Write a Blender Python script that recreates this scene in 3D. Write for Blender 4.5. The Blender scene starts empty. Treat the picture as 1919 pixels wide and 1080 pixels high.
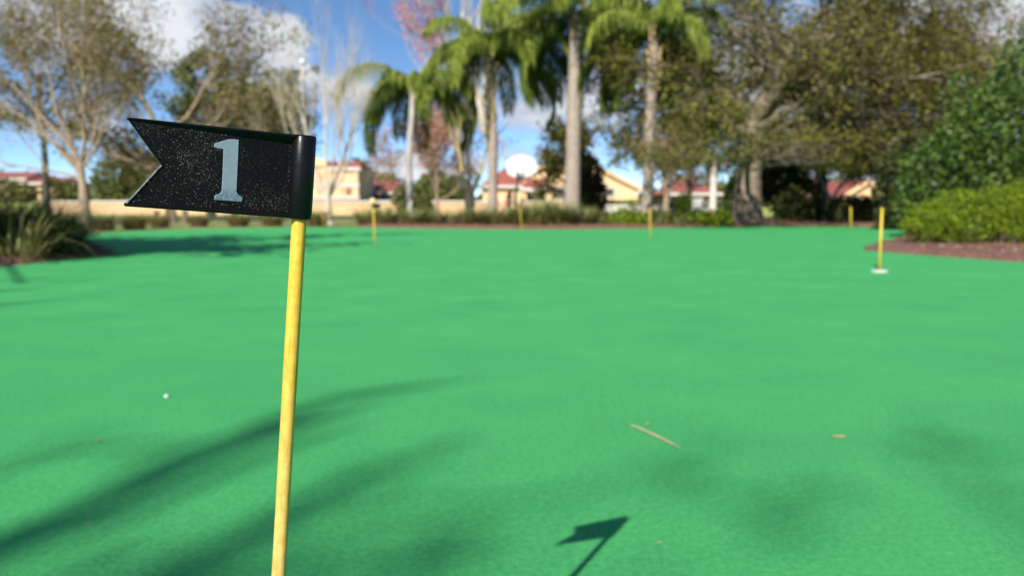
import bpy, bmesh, math, random
import numpy as np
from mathutils import Vector, Matrix

scene = bpy.context.scene
COL = scene.collection
R = math.radians
rng = np.random.default_rng(7)

# ------------------------------------------------------------------ camera
CAM_H, FPX, HORIZON = 0.48, 1600.0, 385.0
PITCH = math.atan((540 - HORIZON) / FPX)
cam_d = bpy.data.cameras.new('camera')
cam = bpy.data.objects.new('camera', cam_d)
COL.objects.link(cam)
cam.location = (0, 0, CAM_H)
cam.rotation_euler = (math.pi / 2 - PITCH, 0, 0)
cam_d.sensor_width = 36
cam_d.lens = 36 * FPX / 1919
cam_d.clip_start = 0.02
cam_d.clip_end = 3000
cam_d.dof.use_dof = True
cam_d.dof.focus_distance = 0.475
cam_d.dof.aperture_fstop = 9.4
cam_d.dof.aperture_blades = 7
scene.camera = cam

# ------------------------------------------------------------------ exposure
scene.view_settings.view_transform = 'Standard'
scene.view_settings.look = 'None'
scene.view_settings.gamma = 1
scene.view_settings.exposure = 0.85
scene.cycles.use_denoising = True
scene.cycles.max_bounces = 8
scene.cycles.transparent_max_bounces = 8
scene.cycles.caustics_reflective = False
scene.cycles.caustics_refractive = False

# ------------------------------------------------------------------ sun
SUN_D = Vector((0.30694, 0.78544, -0.53747)).normalized()      # direction the light travels
SUN_EL = math.asin(-SUN_D.z)
SUN_AZ = math.atan2(-SUN_D.x, -SUN_D.y)                         # clockwise from +Y
sun_d = bpy.data.lights.new('sun', 'SUN')
sun_d.energy = 5.0
sun_d.angle = R(0.55)
sun_d.color = (1.0, 0.95, 0.86)
sun = bpy.data.objects.new('sun', sun_d)
COL.objects.link(sun)
sun.rotation_euler = SUN_D.to_track_quat('-Z', 'Y').to_euler()
sun.location = (-5, -12, 20)

# ------------------------------------------------------------------ world: sky with broken cumulus
world = bpy.data.worlds.new('World')
scene.world = world
world.use_nodes = True
WT = world.node_tree
for n_ in list(WT.nodes):
    WT.nodes.remove(n_)


def node(t, kind, **kw):
    n = t.nodes.new(kind)
    for k, v in kw.items():
        setattr(n, k, v)
    return n


def lk(t, a, b):
    t.links.new(a, b)


def setin(n, **kw):
    for k, v in kw.items():
        n.inputs[k.replace('_', ' ')].default_value = v


def math_n(t, op, a, b=None, clamp=False):
    n = node(t, 'ShaderNodeMath', operation=op, use_clamp=clamp)
    for i, v in enumerate((a, b)):
        if v is None:
            continue
        if isinstance(v, (int, float)):
            n.inputs[i].default_value = v
        else:
            lk(t, v, n.inputs[i])
    return n.outputs[0]


def ramp_n(t, fac, stops, interp='LINEAR'):
    n = node(t, 'ShaderNodeValToRGB')
    n.color_ramp.interpolation = interp
    el = n.color_ramp.elements
    while len(el) > 1:
        el.remove(el[-1])
    el[0].position, el[0].color = stops[0][0], (*stops[0][1], 1)
    for p, c in stops[1:]:
        e = el.new(p)
        e.color = (*c, 1)
    lk(t, fac, n.inputs[0])
    return n.outputs[0]


def maprange(t, v, a, b, c=0.0, d=1.0, smooth=True):
    n = node(t, 'ShaderNodeMapRange', interpolation_type='SMOOTHSTEP' if smooth else 'LINEAR')
    lk(t, v, n.inputs[0])
    for i, x in enumerate((a, b, c, d)):
        n.inputs[i + 1].default_value = x
    return n.outputs[0]


tc = node(WT, 'ShaderNodeTexCoord')
lift = node(WT, 'ShaderNodeMapping')
lift.inputs['Scale'].default_value = (1, 1, 2.6)
lift.inputs['Location'].default_value = (0, 0, 0.05)
lk(WT, tc.outputs['Generated'], lift.inputs['Vector'])
nrm = node(WT, 'ShaderNodeVectorMath', operation='NORMALIZE')
lk(WT, lift.outputs[0], nrm.inputs[0])
sky = node(WT, 'ShaderNodeTexSky', sky_type='NISHITA', sun_disc=False)
sky.sun_elevation = SUN_EL
sky.sun_rotation = SUN_AZ
sky.air_density = 1.0
sky.dust_density = 0.35
sky.ozone_density = 2.5
lk(WT, nrm.outputs[0], sky.inputs['Vector'])
hs = node(WT, 'ShaderNodeHueSaturation')
setin(hs, Saturation=1.12, Value=1.7)
lk(WT, sky.outputs[0], hs.inputs['Color'])
# cumulus: noise on the view direction plus a few cloud banks
stretch = node(WT, 'ShaderNodeMapping')
stretch.inputs['Scale'].default_value = (1, 1, 2.1)
stretch.inputs['Location'].default_value = (0.37, 0.2, 0.11)
lk(WT, tc.outputs['Generated'], stretch.inputs['Vector'])
cn = node(WT, 'ShaderNodeTexNoise')
setin(cn, Scale=6.5, Detail=9.0, Roughness=0.56, Distortion=0.25)
lk(WT, stretch.outputs[0], cn.inputs['Vector'])
acc = cn.outputs['Fac']


def dirpx(px, py):
    x, y = (px - 959.5) / FPX, (py - 540) / FPX
    c, s = math.cos(PITCH), math.sin(PITCH)
    v = Vector((x, c - y * s, -s - y * c))
    return v.normalized()


for (d0, sx, sz, amp) in (((-0.335, 0.913, 0.200), 5.6, 12, 0.42), ((-0.45, 0.88, 0.20), 5, 11, 0.40),
                          ((-0.24, 0.95, 0.185), 9, 22, 0.26), ((-0.25, 0.95, 0.115), 6.5, 17, 0.30), ((0.50, 0.83, 0.18), 5, 6.5, 0.52),
                          ((-0.02, 0.98, 0.15), 5, 12, 0.20), ((0.06, 0.99, 0.11), 7, 10, 0.22), ((-0.27, 0.95, 0.24), 11, 24, -0.34),
                          ((-0.17, 0.97, 0.21), 9, 12, -0.32),
                          ((-0.52, 0.82, 0.10), 6, 14, 0.25), ((0.30, 0.93, 0.17), 4, 7, 0.27), ((0.16, 0.98, 0.13), 6, 9, 0.22), ((0.36, 0.93, 0.05), 4, 12, 0.24), ((0.0, 1.0, 0.045), 2.2, 26, 0.20)):
    dv = Vector(d0).normalized()
    sub = node(WT, 'ShaderNodeVectorMath', operation='SUBTRACT')
    lk(WT, tc.outputs['Generated'], sub.inputs[0])
    sub.inputs[1].default_value = dv
    mul = node(WT, 'ShaderNodeVectorMath', operation='MULTIPLY')
    lk(WT, sub.outputs[0], mul.inputs[0])
    mul.inputs[1].default_value = (sx, sx * 0.5, sz)
    ln = node(WT, 'ShaderNodeVectorMath', operation='LENGTH')
    lk(WT, mul.outputs[0], ln.inputs[0])
    acc = math_n(WT, 'ADD', acc, maprange(WT, ln.outputs['Value'], 0.0, 1.0, amp, 0.0))
mask = maprange(WT, acc, 0.60, 0.80)
gn = node(WT, 'ShaderNodeTexNoise')
setin(gn, Scale=13.0, Detail=6.0, Roughness=0.55)
lk(WT, stretch.outputs[0], gn.inputs['Vector'])
shade = math_n(WT, 'ADD', math_n(WT, 'MULTIPLY', gn.outputs['Fac'], 0.7), math_n(WT, 'MULTIPLY', acc, 0.30))
cc = ramp_n(WT, shade, [(0.38, (2.9, 3.3, 4.2)), (0.52, (4.6, 4.9, 5.6)), (0.68, (7.0, 7.2, 7.5))])
mixc = node(WT, 'ShaderNodeMix', data_type='RGBA')
lk(WT, math_n(WT, 'MULTIPLY', mask, 0.93), mixc.inputs[0])
lk(WT, hs.outputs[0], mixc.inputs[6])
lk(WT, cc, mixc.inputs[7])
bg = node(WT, 'ShaderNodeBackground')
bg.inputs['Strength'].default_value = 0.070
lk(WT, mixc.outputs[2], bg.inputs['Color'])
wo = node(WT, 'ShaderNodeOutputWorld')
lk(WT, bg.outputs[0], wo.inputs['Surface'])


# ------------------------------------------------------------------ helpers
def at(px, py, Y):
    """point of the view ray through a photo pixel at depth Y"""
    d = dirpx(px, py)
    t = Y / d.y
    return Vector((d.x * t, Y, CAM_H + d.z * t))


def G(px, py, z=0.0):
    d = dirpx(px, py)
    t = (z - CAM_H) / d.z
    return Vector((d.x * t, d.y * t, z))


def ground_z(Y):
    return float(np.interp(Y, [-50, 44.2, 44.5, 60, 100, 400, 3000], [0, 0, 0.62, 0.80, 1.0, 1.2, 1.2])) - 0.012


def tag(o, label=None, cat=None, group=None, kind=None):
    if label:
        o['label'] = label
    if cat:
        o['category'] = cat
    if group:
        o['group'] = group
    if kind:
        o['kind'] = kind
    return o


def empty(name, loc, label=None, cat=None, group=None, rz=0.0):
    o = bpy.data.objects.new(name, None)
    COL.objects.link(o)
    o.location = loc
    o.rotation_euler = (0, 0, rz)
    o.empty_display_size = 0.1
    return tag(o, label, cat, group)


class MB:
    """collects faces and links them as one mesh object"""
    def __init__(s):
        s.v, s.f, s.n = [], [], 0

    def add(s, verts, faces):
        verts = np.asarray(verts, float).reshape(-1, 3)
        faces = np.asarray(faces)
        s.v.append(verts)
        if faces.ndim == 2:
            s.f.append((faces + s.n))
        else:
            for f in faces:
                s.f.append(np.asarray([f]) + s.n)
        s.n += len(verts)

    def faces_list(s, verts, faces):
        verts = np.asarray(verts, float).reshape(-1, 3)
        s.v.append(verts)
        for f in faces:
            s.f.append(np.asarray([list(f)]) + s.n)
        s.n += len(verts)

    def box(s, c, d, rz=0.0):
        x, y, z = (q / 2 for q in d)
        P = np.array([(-x, -y, -z), (x, -y, -z), (x, y, -z), (-x, y, -z), (-x, -y, z), (x, -y, z), (x, y, z), (-x, y, z)])
        if rz:
            co, si = math.cos(rz), math.sin(rz)
            P = P @ np.array([[co, si, 0], [-si, co, 0], [0, 0, 1]])
        s.add(P + np.asarray(c), [(0, 3, 2, 1), (4, 5, 6, 7), (0, 1, 5, 4), (1, 2, 6, 5), (2, 3, 7, 6), (3, 0, 4, 7)])

    def tube(s, pts, rad, k=6, cap=True):
        pts = np.asarray(pts, float)
        n = len(pts)
        rad = np.full(n, rad) if np.isscalar(rad) else np.asarray(rad, float)
        tan = np.gradient(pts, axis=0)
        tan /= np.linalg.norm(tan, axis=1, keepdims=True) + 1e-12
        ref = np.array([0, 0, 1.0]) if abs(tan[0][2]) < 0.9 else np.array([1.0, 0, 0])
        u = np.cross(tan[0], ref)
        u /= np.linalg.norm(u)
        ang = np.arange(k) * 2 * math.pi / k
        V = []
        for i in range(n):
            u = u - tan[i] * (u @ tan[i])
            u /= np.linalg.norm(u) + 1e-12
            w = np.cross(tan[i], u)
            V.append(pts[i] + rad[i] * (np.cos(ang)[:, None] * u + np.sin(ang)[:, None] * w))
        F = []
        for i in range(n - 1):
            a, b = i * k, (i + 1) * k
            for j in range(k):
                j2 = (j + 1) % k
                F.append((a + j, a + j2, b + j2, b + j))
        base = s.n
        s.add(np.concatenate(V), F)
        if cap and k >= 3:
            s.f.append(np.array([list(range(base + k - 1, base - 1, -1))]))
            s.f.append(np.array([list(range(base + (n - 1) * k, base + n * k))]))

    def build(s, name, mat, parent=None, smooth=False, loc=None):
        me = bpy.data.meshes.new(name)
        V = np.concatenate(s.v) if s.v else np.zeros((0, 3))
        if loc is not None:
            V = V - np.asarray(loc)
        groups = {}
        for f in s.f:
            groups.setdefault(f.shape[1], []).append(f)
        loops, starts, tot = [], [], []
        off = 0
        for k, fs in groups.items():
            A = np.concatenate(fs)
            loops.append(A.ravel())
            starts.append(off + np.arange(len(A)) * k)
            tot.append(np.full(len(A), k))
            off += A.size
        loops, starts, tot = (np.concatenate(q).astype(np.int32) for q in (loops, starts, tot))
        me.vertices.add(len(V))
        me.vertices.foreach_set('co', V.astype(np.float32).ravel())
        me.loops.add(len(loops))
        me.loops.foreach_set('vertex_index', loops)
        me.polygons.add(len(starts))
        me.polygons.foreach_set('loop_start', starts)
        me.polygons.foreach_set('loop_total', tot)
        me.polygons.foreach_set('use_smooth', np.full(len(starts), bool(smooth)))
        me.update(calc_edges=True)
        me.validate()
        if mat:
            me.materials.append(mat)
        o = bpy.data.objects.new(name, me)
        COL.objects.link(o)
        if parent:
            o.parent = parent
        if loc is not None:
            o.location = loc
        return o


# ------------------------------------------------------------------ materials
def mat(name):
    m = bpy.data.materials.new(name)
    m.use_nodes = True
    t = m.node_tree
    p = t.nodes['Principled BSDF']
    return m, t, p


def tex_noise(t, scale, detail=4.0, rough=0.55, coord='Object', vec=None):
    n = node(t, 'ShaderNodeTexNoise')
    setin(n, Scale=scale, Detail=detail, Roughness=rough)
    if vec is None:
        c = node(t, 'ShaderNodeTexCoord')
        vec = c.outputs[coord]
    lk(t, vec, n.inputs['Vector'])
    return n.outputs['Fac']


def bump(t, p, h, strength=0.3, dist=0.01):
    b = node(t, 'ShaderNodeBump')
    setin(b, Strength=strength, Distance=dist)
    lk(t, h, b.inputs['Height'])
    lk(t, b.outputs[0], p.inputs['Normal'])


def simple(name, c1, c2=None, scale=6.0, rough=0.7, bmp=0.0, spec=0.5, detail=5.0, metallic=0.0):
    m, t, p = mat(name)
    c2 = c2 or c1
    f = tex_noise(t, scale, detail)
    lk(t, ramp_n(t, f, [(0.32, c1), (0.68, c2)]), p.inputs['Base Color'])
    setin(p, Roughness=rough, Metallic=metallic)
    p.inputs['Specular IOR Level'].default_value = spec
    if bmp:
        bump(t, p, f, bmp, 0.02)
    return m


def leafmat(name, cols, rough=0.68, trans=0.25, scale=1.2, spec=0.18):
    """foliage: hue varies leaf by leaf and in drifts over the crown"""
    m, t, p = mat(name)
    g = node(t, 'ShaderNodeNewGeometry')
    nz = tex_noise(t, scale, 2.0)
    f = math_n(t, 'ADD', math_n(t, 'MULTIPLY', g.outputs['Random Per Island'], 0.6), math_n(t, 'MULTIPLY', nz, 0.5))
    stops = [(0.15 + 0.7 * i / max(1, len(cols) - 1), c) for i, c in enumerate(cols)]
    c = ramp_n(t, f, stops)
    lk(t, c, p.inputs['Base Color'])
    setin(p, Roughness=rough)
    p.inputs['Specular IOR Level'].default_value = spec
    if trans:
        tr = node(t, 'ShaderNodeBsdfTranslucent')
        lk(t, c, tr.inputs['Color'])
        mx = node(t, 'ShaderNodeMixShader')
        mx.inputs[0].default_value = trans
        lk(t, p.outputs[0], mx.inputs[1])
        lk(t, tr.outputs[0], mx.inputs[2])
        out = [n for n in t.nodes if n.type == 'OUTPUT_MATERIAL'][0]
        lk(t, mx.outputs[0], out.inputs['Surface'])
    return m


# putting surface: short nylon pile
M_TURF, t, p = mat('green_turf')
co = node(t, 'ShaderNodeTexCoord')
big = tex_noise(t, 2.1, 5.0, 0.6, vec=co.outputs['Object'])
mid = tex_noise(t, 95.0, 5.0, 0.7, vec=co.outputs['Object'])
fine = tex_noise(t, 420.0, 3.0, 0.7, vec=co.outputs['Object'])
s1 = math_n(t, 'ADD', math_n(t, 'MULTIPLY', big, 0.16), math_n(t, 'MULTIPLY', mid, 0.42))
s2 = math_n(t, 'ADD', s1, math_n(t, 'MULTIPLY', fine, 0.42))
lk(t, ramp_n(t, s2, [(0.36, (0.014, 0.195, 0.048)), (0.5, (0.042, 0.305, 0.086)), (0.64, (0.095, 0.415, 0.135))]), p.inputs['Base Color'])
setin(p, Roughness=0.85)
p.inputs['Specular IOR Level'].default_value = 0.08
p.inputs['Sheen Weight'].default_value = 0.03
p.inputs['Sheen Roughness'].default_value = 0.5
p.inputs['Sheen Tint'].default_value = (0.6, 0.9, 0.65, 1)
bump(t, p, math_n(t, 'ADD', math_n(t, 'MULTIPLY', fine, 0.7), math_n(t, 'MULTIPLY', mid, 0.6)), 0.8, 0.004)

# lawn
M_LAWN, t, p = mat('winter_lawn')
co = node(t, 'ShaderNodeTexCoord')
a1 = tex_noise(t, 0.35, 5.0, vec=co.outputs['Object'])
a2 = tex_noise(t, 9.0, 5.0, vec=co.outputs['Object'])
lk(t, ramp_n(t, math_n(t, 'ADD', math_n(t, 'MULTIPLY', a1, 0.6), math_n(t, 'MULTIPLY', a2, 0.4)),
             [(0.35, (0.10, 0.14, 0.025)), (0.52, (0.17, 0.19, 0.045)), (0.68, (0.26, 0.23, 0.08))]), p.inputs['Base Color'])
setin(p, Roughness=0.9)
M_SAND = simple('tan_sand', (0.45, 0.295, 0.155), (0.52, 0.35, 0.195), 0.8, 0.95)
M_CONC = simple('pale_concrete', (0.46, 0.42, 0.35), (0.58, 0.54, 0.46), 2.0, 0.9)
M_MULCH = simple('bark_mulch', (0.045, 0.020, 0.013), (0.22, 0.105, 0.065), 26, 0.95, 0.8)
M_CHIP = leafmat('bark_chip', [(0.07, 0.03, 0.02), (0.22, 0.10, 0.065), (0.40, 0.24, 0.16)], 0.9, 0.0)

M_BARK = simple('grey_brown_bark', (0.065, 0.050, 0.036), (0.23, 0.18, 0.13), 8, 0.95, 0.7)
M_BARKP = simple('pale_bark', (0.30, 0.25, 0.18), (0.50, 0.43, 0.33), 5, 0.95, 0.4)
M_BARKT = simple('tan_twig_bark', (0.15, 0.112, 0.07), (0.30, 0.23, 0.155), 5, 0.95, 0.4)
M_BARKD = simple('dark_bark', (0.018, 0.017, 0.012), (0.06, 0.055, 0.04), 6, 0.95, 0.5)
M_BARKL = simple('lichen_bark', (0.20, 0.16, 0.05), (0.36, 0.30, 0.12), 4, 0.95, 0.4)
M_PALMT, t, p = mat('palm_trunk_bark')
co = node(t, 'ShaderNodeTexCoord')
wv = node(t, 'ShaderNodeTexWave', bands_direction='Z')
setin(wv, Scale=3.2, Distortion=1.2, Detail=2.0)
lk(t, co.outputs['Object'], wv.inputs['Vector'])
nz = tex_noise(t, 7.0, 5.0, vec=co.outputs['Object'])
f = math_n(t, 'ADD', math_n(t, 'MULTIPLY', wv.outputs['Fac'], 0.45), math_n(t, 'MULTIPLY', nz, 0.55))
lk(t, ramp_n(t, f, [(0.25, (0.13, 0.10, 0.078)), (0.5, (0.255, 0.205, 0.165)), (0.75, (0.35, 0.295, 0.245))]), p.inputs['Base Color'])
setin(p, Roughness=0.9)
bump(t, p, f, 0.5, 0.03)
M_BOOT = simple('palm_boot', (0.12, 0.07, 0.03), (0.50, 0.38, 0.20), 7, 0.85, 0.3)

L_OAK = leafmat('oak_leaves', [(0.010, 0.012, 0.003), (0.085, 0.082, 0.014), (0.17, 0.15, 0.032)], trans=0.15, scale=0.9)
L_OAKL = leafmat('thin_oak_leaves', [(0.06, 0.065, 0.012), (0.15, 0.14, 0.03), (0.30, 0.21, 0.12)], trans=0.25, scale=0.7)
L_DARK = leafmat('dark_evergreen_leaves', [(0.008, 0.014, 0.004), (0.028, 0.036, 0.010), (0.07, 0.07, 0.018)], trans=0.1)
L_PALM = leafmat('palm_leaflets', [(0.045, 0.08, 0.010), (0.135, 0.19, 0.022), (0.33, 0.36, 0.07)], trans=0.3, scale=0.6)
L_PALMD = leafmat('shaded_palm_leaflets', [(0.012, 0.03, 0.007), (0.045, 0.085, 0.012), (0.15, 0.20, 0.025)], trans=0.2, scale=0.6)  # darker leaflets for the low fronds, shade put into their colour
L_PINK = leafmat('pink_buds', [(0.40, 0.07, 0.10), (0.55, 0.13, 0.17), (0.62, 0.28, 0.30)], trans=0.3)
L_ROSE = leafmat('dusty_rose_leaves', [(0.30, 0.11, 0.08), (0.45, 0.22, 0.17), (0.42, 0.30, 0.16)], trans=0.3)
L_GLOSS = leafmat('glossy_leaves', [(0.010, 0.028, 0.004), (0.030, 0.064, 0.008), (0.095, 0.14, 0.022)], rough=0.48, trans=0.12, scale=1.6, spec=0.28)
L_HEDGE = leafmat('hedge_leaves', [(0.025, 0.055, 0.004), (0.095, 0.155, 0.007), (0.26, 0.33, 0.02)], trans=0.25, scale=2.2)
L_OLIVE = leafmat('olive_bush_leaves', [(0.035, 0.05, 0.012), (0.08, 0.10, 0.025), (0.17, 0.17, 0.05)], trans=0.2)
L_GRASS = leafmat('sunlit_strap_leaves', [(0.20, 0.12, 0.05), (0.15, 0.16, 0.04), (0.33, 0.29, 0.12)], trans=0.3, scale=2.5)  # pale blades for one strap clump, sunlight put into their colour
L_STRAP = leafmat('strap_leaves', [(0.014, 0.034, 0.007), (0.042, 0.078, 0.016), (0.13, 0.17, 0.045)], rough=0.45, trans=0.2, scale=1.5)

# fountain grass: red-brown dead leaves at the foot of each tuft, green blades above
L_FOUNT, t, p = mat('fountain_grass')
g_ = node(t, 'ShaderNodeNewGeometry')
co = node(t, 'ShaderNodeTexCoord')
sx = node(t, 'ShaderNodeSeparateXYZ')
lk(t, co.outputs['Object'], sx.inputs[0])
hgt = math_n(t, 'ADD', maprange(t, sx.outputs['Z'], 0.04, 0.42, 0.0, 0.75, smooth=False), math_n(t, 'MULTIPLY', g_.outputs['Random Per Island'], 0.35))
lk(t, ramp_n(t, hgt, [(0.08, (0.13, 0.065, 0.028)), (0.4, (0.15, 0.12, 0.035)), (0.65, (0.13, 0.155, 0.035)), (0.95, (0.28, 0.29, 0.10))]), p.inputs['Base Color'])
setin(p, Roughness=0.7)
M_STUCCO = simple('cream_stucco', (0.55, 0.365, 0.20), (0.62, 0.425, 0.25), 0.7, 0.9)
M_TRIM = simple('white_trim', (0.44, 0.39, 0.35), (0.50, 0.45, 0.40), 2, 0.8)
M_TILE, t, p = mat('red_roof_tile')
co = node(t, 'ShaderNodeTexCoord')
wv = node(t, 'ShaderNodeTexWave', bands_direction='X')
setin(wv, Scale=6.0, Distortion=0.3)
lk(t, co.outputs['Object'], wv.inputs['Vector'])
nz = tex_noise(t, 3.0, 4.0, vec=co.outputs['Object'])
f = math_n(t, 'ADD', math_n(t, 'MULTIPLY', wv.outputs['Fac'], 0.4), math_n(t, 'MULTIPLY', nz, 0.6))
lk(t, ramp_n(t, f, [(0.3, (0.16, 0.042, 0.028)), (0.7, (0.30, 0.085, 0.056))]), p.inputs['Base Color'])
setin(p, Roughness=0.85)
M_GLASSW = simple('dark_window', (0.03, 0.035, 0.04), (0.05, 0.055, 0.06), 2, 0.15)
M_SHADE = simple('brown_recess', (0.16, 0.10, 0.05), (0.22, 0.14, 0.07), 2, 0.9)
M_WHITE = simple('white_paint', (0.52, 0.51, 0.49), (0.60, 0.59, 0.57), 8, 0.5)
M_STEEL = simple('galvanised_steel', (0.42, 0.42, 0.40), (0.55, 0.55, 0.53), 8, 0.5)
M_BLACKM = simple('black_metal', (0.015, 0.015, 0.015), (0.03, 0.03, 0.03), 10, 0.45)
M_WOODP = simple('weathered_post', (0.10, 0.07, 0.05), (0.18, 0.13, 0.09), 9, 0.9)

M_YELLOW, t, p = mat('yellow_fibreglass')
co = node(t, 'ShaderNodeTexCoord')
mp = node(t, 'ShaderNodeMapping')
mp.inputs['Scale'].default_value = (1, 1, 0.08)
lk(t, co.outputs['Object'], mp.inputs['Vector'])
st = tex_noise(t, 700.0, 4.0, 0.6, vec=mp.outputs[0])
gr = tex_noise(t, 160.0, 6.0, 0.7, vec=co.outputs['Object'])
f = math_n(t, 'ADD', math_n(t, 'MULTIPLY', st, 0.55), math_n(t, 'MULTIPLY', gr, 0.45))
sp = node(t, 'ShaderNodeTexNoise')
setin(sp, Scale=900.0, Detail=2.0)
lk(t, co.outputs['Object'], sp.inputs['Vector'])
dk = maprange(t, sp.outputs['Fac'], 0.70, 0.76)
sz = node(t, 'ShaderNodeSeparateXYZ')
lk(t, co.outputs['Object'], sz.inputs[0])
fade = maprange(t, sz.outputs['Z'], 0.20, 0.46, 0.0, 1.0)
mxy = node(t, 'ShaderNodeMix', data_type='RGBA')
lk(t, fade, mxy.inputs[0])
lk(t, ramp_n(t, f, [(0.35, (0.37, 0.225, 0.065)), (0.52, (0.54, 0.345, 0.105)), (0.7, (0.62, 0.44, 0.18))]), mxy.inputs[6])
lk(t, ramp_n(t, f, [(0.35, (0.42, 0.25, 0.02)), (0.52, (0.56, 0.35, 0.04)), (0.7, (0.62, 0.42, 0.08))]), mxy.inputs[7])
mxd = node(t, 'ShaderNodeMix', data_type='RGBA')
lk(t, math_n(t, 'MULTIPLY', dk, 0.6), mxd.inputs[0])
lk(t, mxy.outputs[2], mxd.inputs[6])
mxd.inputs[7].default_value = (0.20, 0.11, 0.03, 1)
lk(t, mxd.outputs[2], p.inputs['Base Color'])
setin(p, Roughness=0.55)
p.inputs['Specular IOR Level'].default_value = 0.25
bump(t, p, f, 0.3, 0.0006)

M_PLAST, t, p = mat('black_plastic')
co = node(t, 'ShaderNodeTexCoord')
nz = tex_noise(t, 900.0, 4.0, 0.6, vec=co.outputs['Object'])
setin(p, Roughness=0.34)
p.inputs['Base Color'].default_value = (0.0036, 0.0038, 0.0046, 1)
p.inputs['Specular IOR Level'].default_value = 0.16
lk(t, maprange(t, tex_noise(t, 220.0, 5.0, vec=co.outputs['Object']), 0.3, 0.7, 0.22, 0.36), p.inputs['Roughness'])
bump(t, p, nz, 0.12, 0.0004)

# dusty face of the flag: black plastic with pale grit stuck to it
M_FACE, t, p = mat('dusty_black_plastic')
co = node(t, 'ShaderNodeTexCoord')
vo = node(t, 'ShaderNodeTexVoronoi', feature='F1')
setin(vo, Scale=1050.0, Randomness=1.0)
lk(t, co.outputs['Object'], vo.inputs['Vector'])
vo2 = node(t, 'ShaderNodeTexVoronoi', feature='F1')
setin(vo2, Scale=1900.0, Randomness=1.0)
lk(t, co.outputs['Object'], vo2.inputs['Vector'])
dn = tex_noise(t, 42.0, 3.0, 0.6, vec=co.outputs['Object'])
dens = maprange(t, dn, 0.36, 0.62, 0.22, 1.0)
wh = node(t, 'ShaderNodeSeparateColor')
lk(t, vo.outputs['Color'], wh.inputs[0])
wh2 = node(t, 'ShaderNodeSeparateColor')
lk(t, vo2.outputs['Color'], wh2.inputs[0])
sx = node(t, 'ShaderNodeSeparateXYZ')
lk(t, co.outputs['Object'], sx.inputs[0])
# grit gathers towards the tail (large X) and the bottom edge (small Z) of the plate
edge = math_n(t, 'ADD', maprange(t, sx.outputs['X'], 0.024, 0.056, 0.10, 1.0), maprange(t, sx.outputs['Z'], 0.478, 0.500, 0.95, 0.0))
edge = math_n(t, 'ADD', edge, maprange(t, sx.outputs['X'], 0.0080, 0.0092, 0.8, 0.0))
lim = math_n(t, 'MULTIPLY', dens, math_n(t, 'MINIMUM', edge, 1.0))
on1 = math_n(t, 'LESS_THAN', wh.outputs[0], math_n(t, 'MULTIPLY', lim, 0.70))
on2 = math_n(t, 'LESS_THAN', wh2.outputs[1], math_n(t, 'MULTIPLY', lim, 0.85))
d1 = math_n(t, 'MULTIPLY', on1, maprange(t, vo.outputs['Distance'], 0.10, 0.42, 1.0, 0.0))
d2 = math_n(t, 'MULTIPLY', on2, maprange(t, vo2.outputs['Distance'], 0.12, 0.45, 0.9, 0.0))
br = math_n(t, 'MULTIPLY', wh.outputs[2], wh.outputs[2])
speck = math_n(t, 'MAXIMUM', math_n(t, 'MULTIPLY', d1, math_n(t, 'ADD', math_n(t, 'MULTIPLY', br, 0.8), 0.12)), math_n(t, 'MULTIPLY', d2, 0.30))
mxf = node(t, 'ShaderNodeMix', data_type='RGBA')
lk(t, speck, mxf.inputs[0])
mxf.inputs[6].default_value = (0.0036, 0.0038, 0.0046, 1)
mxf.inputs[7].default_value = (0.19, 0.185, 0.18, 1)
lk(t, mxf.outputs[2], p.inputs['Base Color'])
setin(p, Roughness=0.6)
p.inputs['Specular IOR Level'].default_value = 0.04
bump(t, p, speck, 0.25, 0.0004)

M_NUM, t, p = mat('silver_grey_numeral')
co = node(t, 'ShaderNodeTexCoord')
nz = tex_noise(t, 260.0, 6.0, 0.7, vec=co.outputs['Object'])
sx = node(t, 'ShaderNodeSeparateXYZ')
lk(t, co.outputs['Object'], sx.inputs[0])
wear = math_n(t, 'MULTIPLY', maprange(t, sx.outputs['Z'], 0.4850, 0.4910, 1.0, 0.0), maprange(t, tex_noise(t, 620.0, 6.0, 0.7, vec=co.outputs['Object']), 0.36, 0.60))
mxn = node(t, 'ShaderNodeMix', data_type='RGBA')
lk(t, math_n(t, 'MULTIPLY', wear, 0.95), mxn.inputs[0])
lk(t, ramp_n(t, nz, [(0.3, (0.115, 0.155, 0.185)), (0.7, (0.15, 0.195, 0.225))]), mxn.inputs[6])
mxn.inputs[7].default_value = (0.045, 0.085, 0.13, 1)
lk(t, mxn.outputs[2], p.inputs['Base Color'])
setin(p, Roughness=0.5)

# ------------------------------------------------------------------ ground
GREEN = [(-9.0, -14.0), (-5.6, 2.0)]
GREEN += [tuple(G(*q)[:2]) for q in ((-160, 509), (0, 501), (110, 488), (190, 479), (220, 474), (206, 467), (176, 460), (140, 455), (100, 450), (118, 445), (160, 438.5), (250, 433), (350, 430), (450, 427.5),
                                     (560, 425.6), (680, 426.2), (800, 428), (900, 429.3), (1000, 430), (1100, 429.4), (1200, 428), (1300, 426), (1420, 424.5), (1540, 424.2),
                                     (1650, 425), (1700, 427), (1712, 432), (1706, 440), (1684, 449), (1650, 457), (1626, 462), (1616, 466), (1624, 470), (1680, 474.5), (1780, 482), (1919, 492), (2150, 506))]
GREEN += [(6.2, 4.5), (9.0, -14.0)]
GP = np.array(GREEN)


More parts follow.
